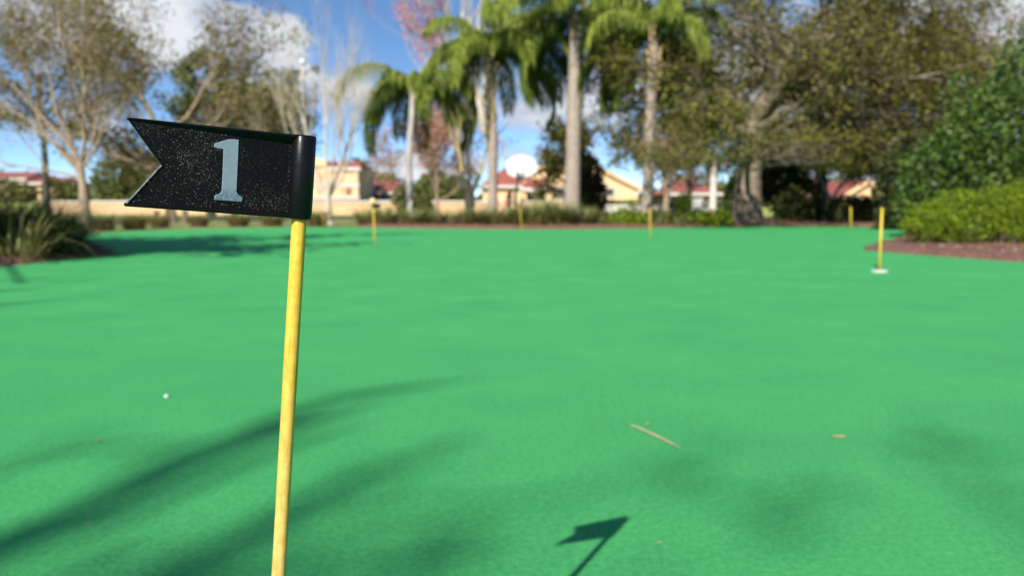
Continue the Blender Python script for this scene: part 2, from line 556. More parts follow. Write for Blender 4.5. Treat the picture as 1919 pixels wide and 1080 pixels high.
def inside_and_dist(P):
    """inside the putting green? and distance to its edge"""
    A, B = GP, np.roll(GP, -1, axis=0)
    ins = np.zeros(len(P), bool)
    dist = np.full(len(P), 1e9)
    for a, b in zip(A, B):
        cond = (a[1] > P[:, 1]) != (b[1] > P[:, 1])
        with np.errstate(divide='ignore', invalid='ignore'):
            xc = (b[0] - a[0]) * (P[:, 1] - a[1]) / (b[1] - a[1] + 1e-12) + a[0]
        ins ^= cond & (P[:, 0] < xc)
        ab = b - a
        tt = np.clip(((P - a) @ ab) / (ab @ ab), 0, 1)
        dist = np.minimum(dist, np.linalg.norm(P - (a + tt[:, None] * ab), axis=1))
    return ins, dist


def vnoise(P, s, seed=0):
    """cheap smooth value noise for ground relief"""
    P = P * s
    i = np.floor(P).astype(int)
    fr = P - i
    fr = fr * fr * (3 - 2 * fr)

    def hsh(ix, iy):
        h = (ix * 374761393 + iy * 668265263 + seed * 974711) & 0x7fffffff
        h = ((h ^ (h >> 13)) * 1274126177) & 0x7fffffff
        return (h & 0xffff) / 65535.0
    a = hsh(i[:, 0], i[:, 1]); b = hsh(i[:, 0] + 1, i[:, 1])
    c = hsh(i[:, 0], i[:, 1] + 1); d = hsh(i[:, 0] + 1, i[:, 1] + 1)
    return (a * (1 - fr[:, 0]) + b * fr[:, 0]) * (1 - fr[:, 1]) + (c * (1 - fr[:, 0]) + d * fr[:, 0]) * fr[:, 1]


# terrain sheet out to the horizon
ys = np.array([-60, -20, 0, 10, 20, 30, 38, 44.2, 44.5, 48.5, 54, 60, 80, 100, 160, 400, 1200, 2500.0])
xs = np.array([-2500, -900, -300, -120, -60, -30, -10, 0, 10, 30, 60, 120, 300, 900, 2500.0])
mb = MB()
V = [(x, y, ground_z(y)) for y in ys for x in xs]
F = [(j * len(xs) + i, j * len(xs) + i + 1, (j + 1) * len(xs) + i + 1, (j + 1) * len(xs) + i) for j in range(len(ys) - 1) for i in range(len(xs) - 1)]
mb.add(V, F)
tag(mb.build('ground', M_LAWN), kind='structure')


# the putting green
bmg = bmesh.new()
bmg.faces.new([bmg.verts.new((x, y, 0.0)) for x, y in GREEN])
bmesh.ops.triangulate(bmg, faces=bmg.faces[:])
me = bpy.data.meshes.new('putting_green')
bmg.to_mesh(me)
bmg.free()
me.materials.append(M_TURF)
go = bpy.data.objects.new('putting_green', me)
COL.objects.link(go)
tag(go, kind='structure')
if sum(pp.normal.z for pp in me.polygons) < 0:
    me.flip_normals()


def mulch(x0, x1, y0, y1, step, top=0.06):
    gx, gy = np.arange(x0, x1, step), np.arange(y0, y1, step)
    X, Y = np.meshgrid(gx, gy)
    P = np.stack([X.ravel(), Y.ravel()], 1)
    ins, d = inside_and_dist(P)
    z = np.where(ins, -0.006 - np.minimum(d, 0.3) * 0.25, -0.004 + np.minimum(d * 0.45, top))
    edge = np.minimum.reduce([P[:, 0] - x0, x1 - P[:, 0], P[:, 1] - y0, y1 - P[:, 1]])
    z = z + np.where(ins, 0, (vnoise(P, 9.0) - 0.4) * 0.022 + (vnoise(P, 31.0, 3) - 0.5) * 0.022)
    z = np.minimum(z, -0.03 + edge * 0.3)
    nx = len(gx)
    q = np.arange(len(P)).reshape(len(gy), nx)
    F = np.stack([q[:-1, :-1], q[:-1, 1:], q[1:, 1:], q[1:, :-1]], -1).reshape(-1, 4)
    keep = ~(ins[F].all(1) & (d[F].min(1) > 0.12))
    b = MB()
    b.add(np.column_stack([P, z]), F[keep])
    tag(b.build('mulch_bed', M_MULCH, smooth=True), kind='structure')
    k = ~ins & (d > 0.03) & (edge > 0.3)
    return P[k], z[k]


bark = []
bark.append(mulch(-10.5, -3.7, 5.6, 15.0, 0.06))
bark.append(mulch(3.7, 11.0, 6.6, 21.0, 0.06))
bark.append(mulch(-3.6, 12.0, 16.6, 24.0, 0.10, 0.07))


def quads(C, size, r, aspect=0.6, up=0.0, flat=None):
    """leaf quads (diamond shaped) centred at C"""
    n = len(C)
    a = r.normal(size=(n, 3))
    a[:, 2] *= (1 - up)
    a /= np.linalg.norm(a, axis=1, keepdims=True)
    b = r.normal(size=(n, 3))
    if flat is not None:
        b = flat + 0.7 * b
    b = np.cross(a, b)
    b /= np.linalg.norm(b, axis=1, keepdims=True) + 1e-9
    s = size * r.uniform(0.65, 1.25, size=(n, 1))
    V = np.stack([C - a * s, C + b * s * aspect - a * s * 0.1, C + a * s, C - b * s * aspect - a * s * 0.1], 1).reshape(-1, 3)
    return V, np.arange(4 * n).reshape(-1, 4)


b = MB()
for (P, z), n in zip(bark, (2600, 2600, 2200)):
    i = rng.integers(0, len(P), n)
    C = np.column_stack([P[i] + rng.uniform(-.03, .03, (n, 2)), z[i] + 0.008])
    V, F = quads(C, 0.022, rng, 0.35, up=0.75)
    b.add(V, F)
tag(b.build('bark_chips', M_CHIP), 'loose bark chips scattered over the mulch beds', kind='stuff')

# ------------------------------------------------------------------ the numbered flag in front
RB = Vector((-0.16903, 0.52466, 0.0))
a_ = Vector((0.08685, -0.02099, 0.996)).normalized()
u_ = Vector((-0.87498, -0.47961, 0.06619)).normalized()
n_ = a_.cross(u_)
MF = Matrix(((u_.x, n_.x, a_.x, RB.x), (u_.y, n_.y, a_.y, RB.y), (u_.z, n_.z, a_.z, RB.z), (0, 0, 0, 1)))
flag = empty('putting_flag', RB, 'large black swallowtail putting flag numbered 1 on a yellow stick in the foreground', 'flag', 'putting green flags')
flag.matrix_world = MF


def lathe(b, prof, k=24, axis_xy=(0, 0)):
    ang = np.arange(k) * 2 * math.pi / k
    V = []
    for r, z in prof:
        V.append(np.column_stack([axis_xy[0] + r * np.cos(ang), axis_xy[1] + r * np.sin(ang), np.full(k, z)]))
    F = [(i * k + j, i * k + (j + 1) % k, (i + 1) * k + (j + 1) % k, (i + 1) * k + j) for i in range(len(prof) - 1) for j in range(k)]
    base = b.n
    b.add(np.concatenate(V), F)
    b.f.append(np.array([[base + k - 1 - j for j in range(k)]]))
    b.f.append(np.array([[base + (len(prof) - 1) * k + j for j in range(k)]]))


b = MB()
RS = 0.00435
prof = [(RS, 0.0)] + [(RS * (1 + 0.012 * math.sin(i * 1.7)), 0.02 * i) for i in range(1, 25)] + [(RS, 0.50)]
lathe(b, prof, 28)
b.build('stick', M_YELLOW, flag, smooth=True)
b = MB()
rs = 0.0073
lathe(b, [(rs - 0.0013, 0.4738), (rs - 0.0004, 0.4741), (rs, 0.4748), (rs, 0.5226), (rs - 0.0004, 0.5233), (rs - 0.0014, 0.5237)], 40)
slv = b.build('sleeve', M_PLAST, flag, smooth=True)


def prism(b, poly, y0, y1):
    n = len(poly)
    V = [(x, y0, z) for x, z in poly] + [(x, y1, z) for x, z in poly]
    F = [tuple(range(n)), tuple(range(2 * n - 1, n - 1, -1))]
    F += [(i, n + i, n + (i + 1) % n, (i + 1) % n) for i in range(n)]
    b.faces_list(V, F)


def fix_normals(o):
    bm = bmesh.new()
    bm.from_mesh(o.data)
    bmesh.ops.recalc_face_normals(bm, faces=bm.faces[:])
    bm.to_mesh(o.data)
    bm.free()


b = MB()
prism(b, [(0.004, 0.4757), (0.0950, 0.4762), (0.0782, 0.4993), (0.0952, 0.5222), (0.004, 0.5222)], -0.001, 0.001)
face = b.build('flag_plate', M_FACE, flag)
fix_normals(face)


def loft(b, secA, xA, secB, xB):
    n = len(secA)
    V = [(xA, y, z) for y, z in secA] + [(xB, y, z) for y, z in secB]
    F = [tuple(range(n)), tuple(range(2 * n - 1, n - 1, -1))] + [(i, n + i, n + (i + 1) % n, (i + 1) % n) for i in range(n)]
    b.faces_list(V, F)


b = MB()
# top rail: deep at the sleeve, thin at the tail; its underside slopes down to the plate
loft(b, [(-.0058, .5223), (-.0053, .5234), (.0053, .5234), (.0058, .5223), (.0009, .5172), (-.0009, .5172)], 0.0035,
     [(-.0020, .5225), (-.0015, .5232), (.0015, .5232), (.0020, .5225), (.0009, .5216), (-.0009, .5216)], 0.0962)
loft(b, [(-.0058, .4767), (-.0009, .4776), (.0009, .4776), (.0058, .4767), (.0053, .4742), (-.0053, .4742)], 0.0035,
     [(-.0021, .4766), (-.0009, .4770), (.0009, .4770), (.0021, .4766), (.0016, .4751), (-.0016, .4751)], 0.0962)
rim = b.build('rim', M_PLAST, flag)
fix_normals(rim)
bv = rim.modifiers.new('bevel', 'BEVEL')
bv.width = 0.0004
bv.segments = 2
M_SCUFF_LIT = simple('scuffed_sunlit_plastic', (0.03, 0.03, 0.032), (0.26, 0.25, 0.25), 520, 0.5)  # worn tail edge, made paler to paint in its sunlit highlight
b = MB()
for (p0, p1), em in ((((0.0963, 0.4757), (0.0783, 0.4993)), M_SCUFF_LIT), (((0.0783, 0.4993), (0.0962, 0.5226)), M_PLAST)):
    b = MB()
    d = np.array(p1) - np.array(p0)
    nn = np.array([d[1], -d[0]]) / np.linalg.norm(d) * 0.0006
    poly = [tuple(np.array(p0)), tuple(np.array(p1)), tuple(np.array(p1) - nn * np.sign(nn[0])), tuple(np.array(p0) - nn * np.sign(nn[0]))]
    prism(b, poly, -0.0017, 0.0017)
    tr = b.build('tail_edge', em, flag)
    fix_normals(tr)
NUM = [(51.0, 513.6), (47.2, 515.2), (43.2, 516.9), (40.5, 517.15), (37.55, 517.1), (37.45, 505.2), (37.4, 487.4), (36.9, 486.4), (35.9, 485.5), (34.1, 484.7), (33.85, 484.0), (34.0, 482.3), (34.6, 481.75),
       (42.0, 481.75), (49.0, 481.85), (49.5, 482.4), (49.5, 483.9), (48.9, 484.6), (47.2, 485.4), (46.2, 486.2), (45.7, 487.2), (45.6, 498.8), (45.75, 511.0), (48.6, 511.1), (50.9, 511.5)]
b = MB()
prism(b, [(x / 1000, z / 1000) for x, z in NUM], 0.0010, 0.00155)
num = b.build('numeral', M_NUM, flag)
fix_normals(num)
bv = num.modifiers.new('bevel', 'BEVEL')
bv.width = 0.0002
bv.segments = 1

# ------------------------------------------------------------------ the other flags of the green
M_YELLOW2 = simple('yellow_stick_paint', (0.46, 0.33, 0.02), (0.54, 0.40, 0.03), 30, 0.5)


def far_flag(base, lean, yaw, label, dia, h=0.475, cup=False, blob=False, name='putting_flag'):
    r = empty(name, base, label, 'flag', 'putting green flags')
    ax = Vector((lean, 0, 1)).normalized()
    r.rotation_euler = (ax.to_track_quat('Z', 'Y')).to_euler()
    r.rotation_euler = Matrix(((1, 0, lean), (0, 1, 0), (-lean, 0, 1))).to_euler()
    b = MB()
    lathe(b, [(dia / 2, 0), (dia / 2, h * 0.5), (dia / 2 * 0.97, h)], 14)
    b.build('stick', M_YELLOW2, r, smooth=True)
    b = MB()
    co, si = math.cos(yaw), math.sin(yaw)
    rr = dia / 2 + 0.004
    out = [(-rr, 0.0), (0.096, 0.0), (0.078, 0.024), (0.096, 0.048), (-rr, 0.048)]
    n = len(out)
    V = [(x * co - y * si, x * si + y * co, h - 0.004 + z) for y in (-0.005, 0.005) for x, z in out]
    b.faces_list(V, [tuple(range(n)), tuple(range(2 * n - 1, n - 1, -1))] + [(i, n + i, n + (i + 1) % n, (i + 1) % n) for i in range(n)])
    lathe(b, [(rr, h - 0.005), (rr, h + 0.0455), (rr - 0.002, h + 0.046)], 14)
    fl = b.build('flag_plate', M_PLAST, r)
    fix_normals(fl)
    if blob:  # invented tan blob, stands in for a bright spot of unknown cause
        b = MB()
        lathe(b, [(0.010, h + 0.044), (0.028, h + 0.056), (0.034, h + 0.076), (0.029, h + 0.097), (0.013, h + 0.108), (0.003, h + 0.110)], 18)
        b.build('blob', simple('tan_blob', (0.70, 0.48, 0.22), (0.76, 0.54, 0.28), 20, 0.6), r, smooth=True)
    if cup:
        b = MB()
        k = 28
        prof = [(0.030, 0.006), (0.054, 0.012), (0.058, 0.008), (0.058, 0.001)]
        lathe(b, prof, k)
        b.build('cup_ring', M_WHITE, r, smooth=True)
    return r


far_flag(G(1648, 510), 0.0, 1.2, 'yellow flag stick rising from a white cup before the right mulch bed', 0.018, 0.470, cup=True)
far_flag(G(703, 464), -0.035, 0.5, 'yellow flag stick with a tan knob standing at the shadow tip left of the palms', 0.017, 0.452, blob=True)
far_flag(G(1219.5, 448), -0.05, 1.9, 'leaning yellow flag stick in front of the clipped hedge by the thinner grey palm', 0.017, 0.455)
far_flag(G(978, 434), -0.09, 1.4, 'leaning yellow flag stick below the basketball hoop at the far green edge', 0.015, 0.44)
far_flag(G(1595, 430.5), -0.06, 1.3, 'yellow flag stick before the dark hedge at the far right corner of the green', 0.027, 0.46)
far_flag(G(606, 428), 0.0, 1.6, 'small yellow flag stick at the foot of the leafless tree with upright limbs', 0.014, 0.30)

# ------------------------------------------------------------------ litter on the green
M_STRAW = simple('dry_straw', (0.27, 0.24, 0.13), (0.36, 0.31, 0.19), 60, 0.8)
M_LEAFR = simple('dead_leaf_red', (0.26, 0.09, 0.04), (0.38, 0.16, 0.08), 60, 0.8)
M_LEAFT = simple('dead_leaf_tan', (0.45, 0.32, 0.13), (0.55, 0.40, 0.2), 60, 0.8)
p0, p1 = G(1183, 800), G(1274, 843)
b = MB()
pts = [tuple(p0.lerp(p1, q) + Vector((0, 0, 0.0035 + 0.002 * math.sin(q * 3.1)))) for q in (0, .25, .5, .75, 1)]
b.tube(np.array(pts) - np.array(p0), [0.0018, 0.0024, 0.0023, 0.0020, 0.0008], 6)
tw = b.build('straw_twig', M_STRAW, loc=None)
tw.location = p0
tag(tw, 'long dry straw-coloured twig lying on the green carpet', 'twig')
b = MB()
bmp_ = bmesh.new()
bmesh.ops.create_icosphere(bmp_, subdivisions=2, radius=0.0055)
for v in bmp_.verts:
    v.co *= 1 + 0.18 * math.sin(v.co.x * 900 + v.co.y * 700)
    v.co.z *= 0.75
me = bpy.data.meshes.new('pebble')
bmp_.to_mesh(me)
bmp_.free()
me.materials.append(M_WHITE)
pb = bpy.data.objects.new('pebble', me)
COL.objects.link(pb)
pb.location = G(312, 746) + Vector((0, 0, 0.004))
tag(pb, 'tiny white pebble on the carpet left of the yellow stick', 'pebble')


def leaf(px, py, L, W, ang, m, label):
    b = MB()
    V, F = [], []
    for i in range(6):
        q = i / 5
        w = W * math.sin(math.pi * min(1, q * 0.92 + 0.08)) ** 0.8 * 0.5
        x = (q - 0.5) * L
        z = 0.0015 + 0.25 * L * (q - 0.5) ** 2
        V += [(x, -w, z + 0.15 * w), (x, 0, z), (x, w, z + 0.15 * w)]
    for i in range(5):
        for j in range(2):
            F.append((3 * i + j, 3 * i + j + 1, 3 * i + j + 4, 3 * i + j + 3))
    b.add(V, F)
    o = b.build('fallen_leaf', m)
    o.location = G(px, py)
    o.rotation_euler = (0, 0, ang)
    tag(o, label, 'leaf', 'leaves fallen on the green')


leaf(186, 829, 0.011, 0.008, 0.4, M_LEAFR, 'tiny reddish leaf bit left of the white pebble')
leaf(1573, 821, 0.030, 0.014, 0.1, M_LEAFT, 'tan leaf lying flat on the right half of the carpet')
leaf(1213, 796, 0.012, 0.007, 0.2, M_LEAFT, 'small tan leaf bit just above the straw twig')
leaf(1235, 1020, 0.009, 0.006, 0.9, M_STRAW, 'pale crumb of leaf right of the flag shadow')
leaf(711, 512, 0.040, 0.018, 0.3, M_LEAFR, 'brown leaf far out on the carpet below the flag stick with the tan knob')
leaf(165, 985, 0.009, 0.005, 0.7, M_STRAW, 'pale leaf crumb near the bottom left corner of the carpet')
leaf(1752, 528, 0.035, 0.016, 0.1, M_LEAFR, 'dark leaf on the carpet right of the white cup')
leaf(165, 657, 0.016, 0.007, 0.5, M_STRAW, 'faded straw bit on the left of the carpet, farthest from the black flag')

# ------------------------------------------------------------------ vegetation generators
def norm(v):
    return v / (np.linalg.norm(v) + 1e-12)


def branch(mb, r, p, d, L, rad, level, o, tips, k=6):
    n = max(3, int(o.get('seg', 4)))
    pts, rads = [p.copy()], [rad]
    for i in range(n):
        d = norm(d + r.normal(size=3) * o['wig'] + np.array([0, 0, o['up']]))
        if p[2] + d[2] * L / n < o.get('zmin', 0.15):
            d = norm(np.array([d[0], d[1], abs(d[2]) * 0.4 + 0.06]))
        p = p + d * L / n
        pts.append(p.copy())
        rads.append(rad * (1 - (1 - o.get('end', 0.45)) * (i + 1) / n))
        tips_d = d
    mb.tube(np.array(pts), np.array(rads), max(3, k), cap=False)
    if level <= 0:
        for q in pts[1:]:
            tips.append((q, d))
        return
    nc = o['kids'] if level > 1 else o.get('twigs', o['kids'])
    for j in range(nc):
        q = r.uniform(o.get('from', 0.35), 1.0) if j else 1.0
        x = q * n
        i = min(n - 1, int(x))
        P = pts[i] + (pts[i + 1] - pts[i]) * (x - i)
        dd = norm(pts[i + 1] - pts[i])
        side = r.normal(size=3)
        side = norm(side - dd * (side @ dd))
        an = R(r.uniform(*o['ang'])) * (0.5 if j == 0 else 1)
        nd = norm(dd * math.cos(an) + side * math.sin(an))
        if o.get('flat'):
            nd[2] *= o['flat']
            nd = norm(nd)
        branch(mb, r, P, nd, L * r.uniform(*o['len']), rads[i] * o.get('rr', 0.62), level - 1, o, tips, max(3, k - 1))
    if level == 1:
        tips.append((pts[-1], tips_d))


def tree(name, label, base, trunk_pts, trunk_r, limbs, o, bark_m, leaves=None, group=None, seed=1, cat='tree', k=9, clump=0.55):
    """trunk_pts: polyline relative to base; limbs: (height fraction, direction, length, radius factor)"""
    r = np.random.default_rng(seed)
    root = empty(name, base, label, cat, group)
    mb = MB()
    tp = np.array(trunk_pts, float)
    # flare at the foot
    tp2, rr = [], []
    for i in range(len(tp) - 1):
        for q in (0, .25, .5, .75):
            tp2.append(tp[i] + (tp[i + 1] - tp[i]) * q)
    tp2.append(tp[-1])
    tp2 = np.array(tp2)
    H = tp2[-1][2]
    for q in tp2:
        f = q[2] / H
        rr.append(trunk_r * (1 - 0.42 * f + 0.45 * max(0, 1 - f * 6) ** 2) * (1 + 0.05 * r.normal()))
    mb.tube(tp2, rr, k, cap=False)
    tips = []
    for (f, d, L, rf) in limbs:
        x = f * (len(tp2) - 1)
        i = min(len(tp2) - 2, int(x))
        P = tp2[i] + (tp2[i + 1] - tp2[i]) * (x - i)
        branch(mb, r, P, norm(np.array(d, float)), L, trunk_r * rf, o['levels'], o, tips)
    mb.build('trunk', bark_m, root, smooth=True)
    if leaves:
        T = np.array([q[0] for q in tips])
        for (m, n, size, spread, part, sel) in leaves:
            TT = T if sel is None else T[sel(T)]
            if not len(TT):
                continue
            # a random weight per tip makes denser and thinner tufts
            w = r.gamma(clump, 1.0, len(TT))
            i = r.choice(len(TT), n, p=w / w.sum())
            C = TT[i] + r.normal(size=(n, 3)) * np.array([spread, spread, spread * 0.6])
            V, F = quads(C, size, r, 0.55, flat=np.array([0, 0, 1.0]))
            b = MB()
            b.add(V, F)
            b.build(part, m, root)
    return root, np.array([q[0] for q in tips])


def limbs_round(r, n, f0, f1, el0, el1, L0, L1, rf=0.45, az0=0.0, az1=2 * math.pi):
    out = []
    for i in range(n):
        q = i / max(1, n - 1)
        az = az0 + (az1 - az0) * ((i * 0.618) % 1.0) + r.normal() * 0.15
        el = R(r.uniform(el0, el1))
        out.append((f0 + (f1 - f0) * q, (math.cos(az) * math.cos(el), math.sin(az) * math.cos(el), math.sin(el)), r.uniform(L0, L1), rf))
    return out


def shrub(name, label, base, lobes, n, size, m, group=None, seed=1, cat='shrub', stem_m=None, aspect=0.6, part='foliage', shell=0.55):
    """lobes: (dx,dy,dz,rx,ry,rz) relative to base; leaves fill the outer shells of the lobes"""
    r = np.random.default_rng(seed)
    root = empty(name, base, label, cat, group)
    vol = np.array([l[3] * l[4] + l[4] * l[5] + l[3] * l[5] for l in lobes])
    i = r.choice(len(lobes), n, p=vol / vol.sum())
    Lb = np.array(lobes)[i]
    d = r.normal(size=(n, 3))
    d /= np.linalg.norm(d, axis=1, keepdims=True)
    # lumpy radius
    lump = 1 + 0.10 * np.sin(d[:, 0] * 7 + i * 1.3) * np.sin(d[:, 1] * 6 + i) + 0.08 * np.sin(d[:, 2] * 9 + d[:, 0] * 5 + i * 2.1)
    rad = (shell + (1.03 - shell) * r.random(n) ** 0.6) * lump
    C = Lb[:, :3] + d * rad[:, None] * Lb[:, 3:]
    C = C[C[:, 2] > 0.02]
    d2 = d[:len(C)]
    V, F = quads(C, size, r, aspect)
    b = MB()
    b.add(V, F)
    b.build(part, m, root)
    b = MB()
    for l in lobes:
        for _ in range(3):
            e = np.array(l[:3]) + r.normal(size=3) * np.array(l[3:]) * 0.35
            e[2] = max(e[2], 0.1)
            s = np.array([l[0] * 0.5 + r.normal() * 0.06, l[1] * 0.5 + r.normal() * 0.06, -0.02])
            mid = (s + e) / 2 + r.normal(size=3) * 0.04
            b.tube([s, mid, e], [0.022, 0.016, 0.006], 5)
    b.build('stem', stem_m or M_BARK, root)
    return root


def blades(mb, r, c, n, rad, L0, L1, w, droop, lean=0.55, sg=4):
    """arching grass blades: n strips out of a tuft"""
    for _ in range(n):
        az = r.uniform(0, 2 * math.pi)
        q = rad * math.sqrt(r.random())
        p = np.array([c[0] + q * math.cos(az), c[1] + q * math.sin(az), c[2]])
        az += r.normal() * 0.5
        h = np.array([math.cos(az), math.sin(az), 0])
        th = abs(r.normal()) * lean
        L = r.uniform(L0, L1)
        sd = np.array([-h[1], h[0], 0])
        V = []
        dr = droop * r.uniform(0.5, 1.4)
        for i in range(sg + 1):
            f = i / sg
            ww = w * (1 - 0.85 * f ** 1.5) * 0.5
            V += [p - sd * ww, p + sd * ww]
            an = th + dr * f
            p = p + (h * math.sin(an) + np.array([0, 0, math.cos(an)])) * L / sg
            p[2] = max(p[2], c[2] + 0.01)
        mb.add(V, [(2 * i, 2 * i + 1, 2 * i + 3, 2 * i + 2) for i in range(sg)])


def grass_clump(label, base, n, rad, L0, L1, m, seed, w=0.012, droop=1.5, name='grass_clump', cat='grass clump', group='ornamental grass clumps beside the green', lean=0.5):
    r = np.random.default_rng(seed)
    b = MB()
    blades(b, r, (0, 0, 0), n, rad, L0, L1, w, droop, lean)
    o = b.build(name, m)
    o.location = base
    return tag(o, label, cat, group)


def palm(label, base, trunk, r0, r1, crown_boot, nf, L, leafL, seed, m, tm=None, e_lo=-15, e_hi=82, boots=10, droop=(1.4, 2.2), azs=None, md=None, shaft=None):
    """trunk: polyline relative to base, its last point is the crown"""
    r = np.random.default_rng(seed)
    root = empty('queen_palm', base, label, 'palm tree', 'queen palms behind the green')
    tp = np.array(trunk, float)
    # resample
    q = np.linspace(0, 1, 26)
    s = np.concatenate([[0], np.cumsum(np.linalg.norm(np.diff(tp, axis=0), axis=1))])
    P = np.stack([np.interp(q * s[-1], s, tp[:, i]) for i in range(3)], 1)
    rad = r0 + (r1 - r0) * q + 0.25 * r0 * np.maximum(0, 1 - q * 9) ** 2
    rad = rad * (1 + 0.025 * r.normal(size=26))
    b = MB()
    b.tube(P, rad, 12, cap=False)
    b.build('trunk', tm or M_PALMT, root, smooth=True)
    top = P[-1]
    # old leaf bases below the crown
    b = MB()
    H = crown_boot
    for i in range(boots):
        az = i * 2.4 + r.normal() * .5
        z = -H + H * i / boots
        rr = r1 * 1.05
        d = np.array([math.cos(az), math.sin(az), 0])
        p0 = top + np.array([0, 0, z]) + d * rr * 0.7
        b.tube([p0 - d * .05, p0 + d * 0.03 + np.array([0, 0, 0.2]), p0 + d * 0.10 + np.array([0, 0, 0.5])], [0.06, 0.05, 0.018], 6)
    b.build('leaf_base', M_BOOT, root, smooth=True)
    for i in range(nf):
        az = (i * 2.39996 + r.normal() * 0.15) if azs is None else azs[i % len(azs)] + r.normal() * 0.12
        el = R(e_lo + (e_hi - e_lo) * (i + 0.5) / nf + r.normal() * 4)
        if el < R(38) and math.sin(az) < -0.25:
            az = -az
        h = np.array([math.cos(az), math.sin(az), 0])
        sd = np.array([-h[1], h[0], 0])
        Lf = L * r.uniform(0.85, 1.1)
        N = 13
        p = top + h * r1 * 0.6
        pts, dirs = [p], []
        dr = r.uniform(*droop) + max(0, el) * 0.45
        for j in range(N):
            an = el - dr * ((j + 1) / N) ** 1.25
            d = h * math.cos(an) + np.array([0, 0, math.sin(an)]) + sd * r.normal() * 0.02
            dirs.append(d)
            p = p + d * Lf / N
            pts.append(p)
        pts = np.array(pts)
        b = MB()
        b.tube(pts, np.linspace(0.028, 0.006, N + 1), 4)
        nl = 88
        f = np.linspace(0.14, 0.995, nl)
        x = f * N
        i0 = np.minimum(N - 1, x.astype(int))
        B = pts[i0] + (pts[i0 + 1] - pts[i0]) * (x - i0)[:, None]
        D = np.array(dirs)[i0]
        ll = leafL * np.sin(np.pi * (0.12 + 0.80 * f)) ** 0.6
        for sgn in (-1, 1):
            for rep in range(2):
                t0 = sgn * sd * r.uniform(0.35, 1.0, (nl, 1)) + D * 0.45 + np.column_stack([np.zeros(nl), np.zeros(nl), r.uniform(-0.5, 0.45, nl)])
                t0 /= np.linalg.norm(t0, axis=1, keepdims=True)
                g = np.array([0, 0, -1.0])
                t1 = t0 * 0.55 + g * r.uniform(0.5, 1.0, (nl, 1))
                t1 /= np.linalg.norm(t1, axis=1, keepdims=True)
                t2 = t0 * 0.08 + g
                lk_ = ll[:, None] * r.uniform(0.75, 1.1, (nl, 1))
                c0, c1 = B, B + t0 * lk_ * 0.4
                c2 = c1 + t1 * lk_ * 0.35
                c3 = c2 + t2 * lk_ * 0.5
                wv_ = np.cross(t0, r.normal(size=(nl, 3)))
                wv_ /= np.linalg.norm(wv_, axis=1, keepdims=True)
                w = 0.0125
                V = np.stack([c0 - wv_ * w * .6, c0 + wv_ * w * .6, c1 - wv_ * w, c1 + wv_ * w, c2 - wv_ * w * .8, c2 + wv_ * w * .8, c3 - wv_ * w * .15, c3 + wv_ * w * .15], 1).reshape(-1, 3)
                k = np.arange(nl)[:, None] * 8
                F = np.concatenate([k + np.array([0, 1, 3, 2]), k + np.array([2, 3, 5, 4]), k + np.array([4, 5, 7, 6])])
                b.add(V, F)
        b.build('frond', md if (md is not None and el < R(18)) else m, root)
    return root



def fx(px, Y):
    return at(px, HORIZON, Y).x


def hz(py, Y):
    return at(959.5, py, Y).z


def foot(px, Y):
    return Vector((fx(px, Y), Y, ground_z(Y) + (0.012 if Y < 24 else 0)))


# ------------------------------------------------------------------ buildings
def gable_house(name, label, X0, X1, Yf, depth, z0, zeave, zapex, Xapex, wall_m=M_STUCCO, windows=(), over=0.3):
    root = empty(name, ((X0 + X1) / 2, Yf, z0), label, 'house', 'houses beyond the park')
    o = np.array(root.location)
    b = MB()
    poly = [(X0, z0 - 0.3), (X1, z0 - 0.3), (X1, zeave), (Xapex, zapex), (X0, zeave)]
    n = len(poly)
    V = [(x, Yf, z) for x, z in poly] + [(x, Yf + depth, z) for x, z in poly]
    b.faces_list(V, [tuple(range(n)), tuple(range(2 * n - 1, n - 1, -1))] + [(i, n + i, n + (i + 1) % n, (i + 1) % n) for i in range(n)])
    w = b.build('wall', wall_m, root, loc=o)
    w.location = (0, 0, 0)
    fix_normals(w)
    b = MB()
    fb = MB()
    for (xa, za, xb, zb) in ((X0, zeave, Xapex, zapex), (X1, zeave, Xapex, zapex)):
        dx, dz = xb - xa, zb - za
        L = math.hypot(dx, dz)
        ux, uz = dx / L, dz / L
        xa2, za2 = xa - ux * over * 1.4, za - uz * over * 1.4
        nx, nz = (-uz, ux) if ux > 0 else (uz, -ux)
        t0, t1 = 0.02, 0.14
        V = []
        for y in (Yf - over, Yf + depth + over):
            V += [(xa2 + nx * t0, y, za2 + nz * t0), (xb + nx * t0, y, zb + nz * t0), (xb + nx * t1, y, zb + nz * t1), (xa2 + nx * t1, y, za2 + nz * t1)]
        b.faces_list(V, [(0, 1, 2, 3), (7, 6, 5, 4), (0, 4, 5, 1), (1, 5, 6, 2), (2, 6, 7, 3), (3, 7, 4, 0)])
        V = []
        for y in (Yf - over - 0.06, Yf - over - 0.004):
            V += [(xa2 + nx * -0.12, y, za2 + nz * -0.12), (xb + nx * -0.12, y, zb + nz * -0.12), (xb + nx * t1, y, zb + nz * t1), (xa2 + nx * t1, y, za2 + nz * t1)]
        fb.faces_list(V, [(0, 1, 2, 3), (7, 6, 5, 4), (0, 4, 5, 1), (1, 5, 6, 2), (2, 6, 7, 3), (3, 7, 4, 0)])
    for bb, nm, mm in ((b, 'roof', M_TILE), (fb, 'fascia', M_STUCCO)):
        q = bb.build(nm, mm, root, loc=o)
        q.location = (0, 0, 0)
        fix_normals(q)
    for (x, z, ww, hh) in windows:
        b = MB()
        b.box((x, Yf - 0.02, z), (ww + 0.14, 0.08, hh + 0.14))
        fr = b.build('window', M_TRIM, root, loc=o)
        fr.location = (0, 0, 0)
        b = MB()
        b.box((x, Yf - 0.055, z), (ww, 0.03, hh))
        q = b.build('pane', M_GLASSW, fr, loc=o)
        q.location = (0, 0, 0)
    return root


